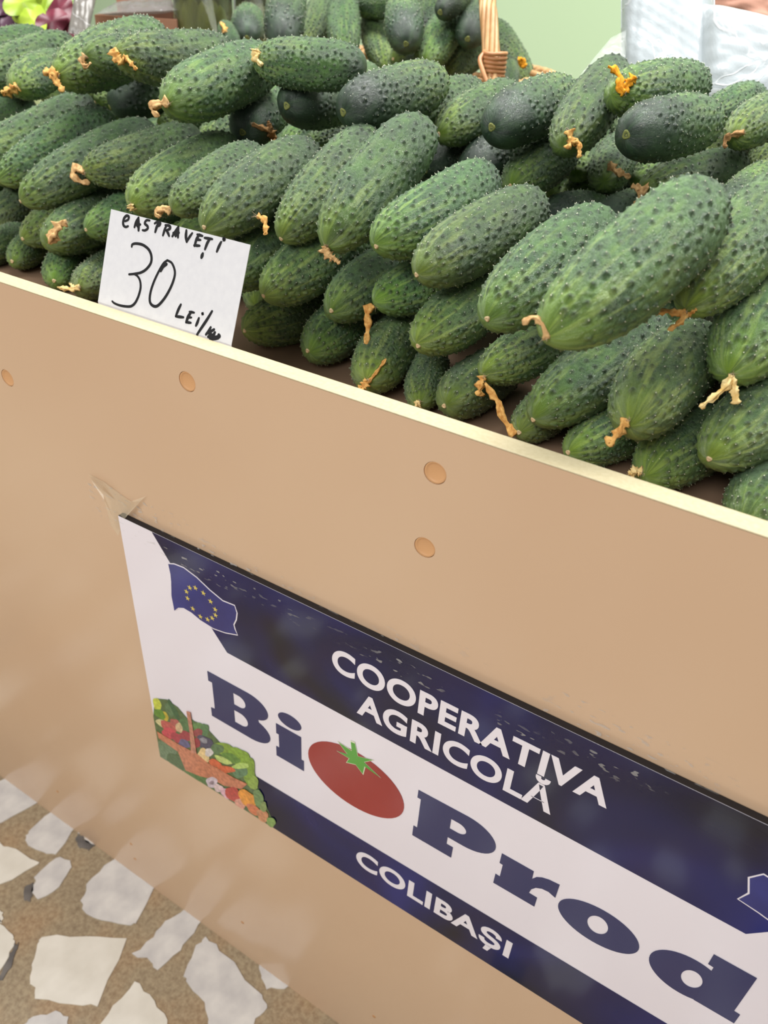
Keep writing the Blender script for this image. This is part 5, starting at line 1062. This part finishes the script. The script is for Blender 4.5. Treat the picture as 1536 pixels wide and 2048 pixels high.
def obox(name, x0, x1, y0, y1, z0, z1, mat):
    V = [tl * [1, 1, 0] + dirx * x + diry * y + np.array([0, 0, z]) for z in (z0, z1) for y in (y0, y1) for x in (x0, x1)]
    link(name, mesh(name, V, [(0, 2, 3, 1), (4, 5, 7, 6), (0, 1, 5, 4), (2, 6, 7, 3), (0, 4, 6, 2), (1, 3, 7, 5)], mat), crate)
obox('front_slat', 0, Lx, 0, .008, 0, zt, M_WOODB); obox('back_slat', 0, Lx, .13, .138, 0, zt + .02, M_WOODB); obox('side_slat', 0, .008, 0.008, .13, 0, zt, M_WOODB); obox('side_slat', Lx - .008, Lx, 0.008, .13, 0, zt, M_WOODB); obox('tray_bottom', .008, Lx - .008, .008, .13, 0.0, .01, M_WOODB)
V, F = crumpled('x', tl + dirx * 0 + diry * .13 + [0, 0, .016], tr_ + diry * .13 + [0, 0, .016], tl + [0, 0, .006] + diry * .004, tr_ + [0, 0, .006] + diry * .004, 0.012, None, 1, 17, 40, 24, 0.003)
M_SFILM = film('shiny_film', lin(150, 148, 146), 0.4, 0.08, 0.8, 14)
link('wrapping_film', mesh('wrapping_film', V, F, M_SFILM, True), crate)
def glass():
    q = NT('jar_glass'); q.set(Base_Color=(0.93, 0.96, 0.92, 1), Roughness=0.03, Transmission_Weight=1.0, IOR=1.45); return q.m
def brine():
    q = NT('olive_brine'); q.set(Base_Color=lin(196, 196, 130), Roughness=0.05, Transmission_Weight=0.9, IOR=1.33); return q.m
M_GLASS, M_BRINE = glass(), brine()
M_GHERK = noisy('pickled_gherkin', (96, 104, 52), (140, 142, 78), 60, 0.4, 0.4, 0.4, 0.002)
def jar(px, t, r, label, gl):
    b = at(px, 70, t); b[2] = TRAY; o = empty('glass_jar', tuple(b), label, 'jar')
    pr = [(0.001, .002), (r * .9, .002), (r, .01), (r, .25), (r * .8, .285), (r * .8, .30), (r * .74, .30), (r * .74, .285), (r - .003, .25), (r - .003, .012), (r * .8, .006), (0.001, .006)]
    V, F = lathe(pr, 40); link('glass_body', mesh('glass_body', V, F, M_GLASS, True), o)
    V, F = lathe([(.001, .0065), (r * .8, .0065), (r - .0033, .014), (r - .0033, .24), (.001, .24)], 40); link('brine', mesh('brine', V, F, M_BRINE, True), o)
    V, F = lathe([(.001, .312), (r * .84, .312), (r * .86, .308), (r * .86, .288), (r * .82, .288), (r * .82, .304), (.001, .304)], 32); link('lid', mesh('lid', V, F, plain('jar_lid', (200, 190, 120), .3), True), o)
    for i in range(7):
        for lv in range(2):
            a = i * 2.399 + lv; q = r * (0.55 if i else 0.0); x, y = q * math.cos(a), q * math.sin(a)
            me = GH; g = link('gherkin', me, None, gl, 'gherkin', 'gherkins in the ' + ('nearer' if px < 450 else 'farther') + ' jar')
            g.matrix_world = Matrix.Translation((b[0] + x, b[1] + y, TRAY + .066 + lv * .106)) @ Matrix.Rotation(math.radians(4 * math.sin(i * 3)), 4, 'X') @ Matrix.Diagonal((r * .23, r * .23, 1, 1))
pr = [(math.sqrt(max(0, 1 - abs(2 * i / 14 - 1) ** 2.6)) * (1 + .04 * math.sin(i * 2)) + .001, .1 * (i / 14 - .5)) for i in range(15)]
V, F = lathe(pr, 14); GH = mesh('gherkin', V, F, M_GHERK, True)
jar(408, 1.17, .045, 'tall glass jar of pickled gherkins in brine behind the pile, nearer one', 'pickled gherkin inside the nearer glass jar')
jar(513, 1.20, .034, 'tall glass jar of pickled gherkins mostly hidden, just left of the basket heap', 'pickled gherkin inside the farther glass jar')
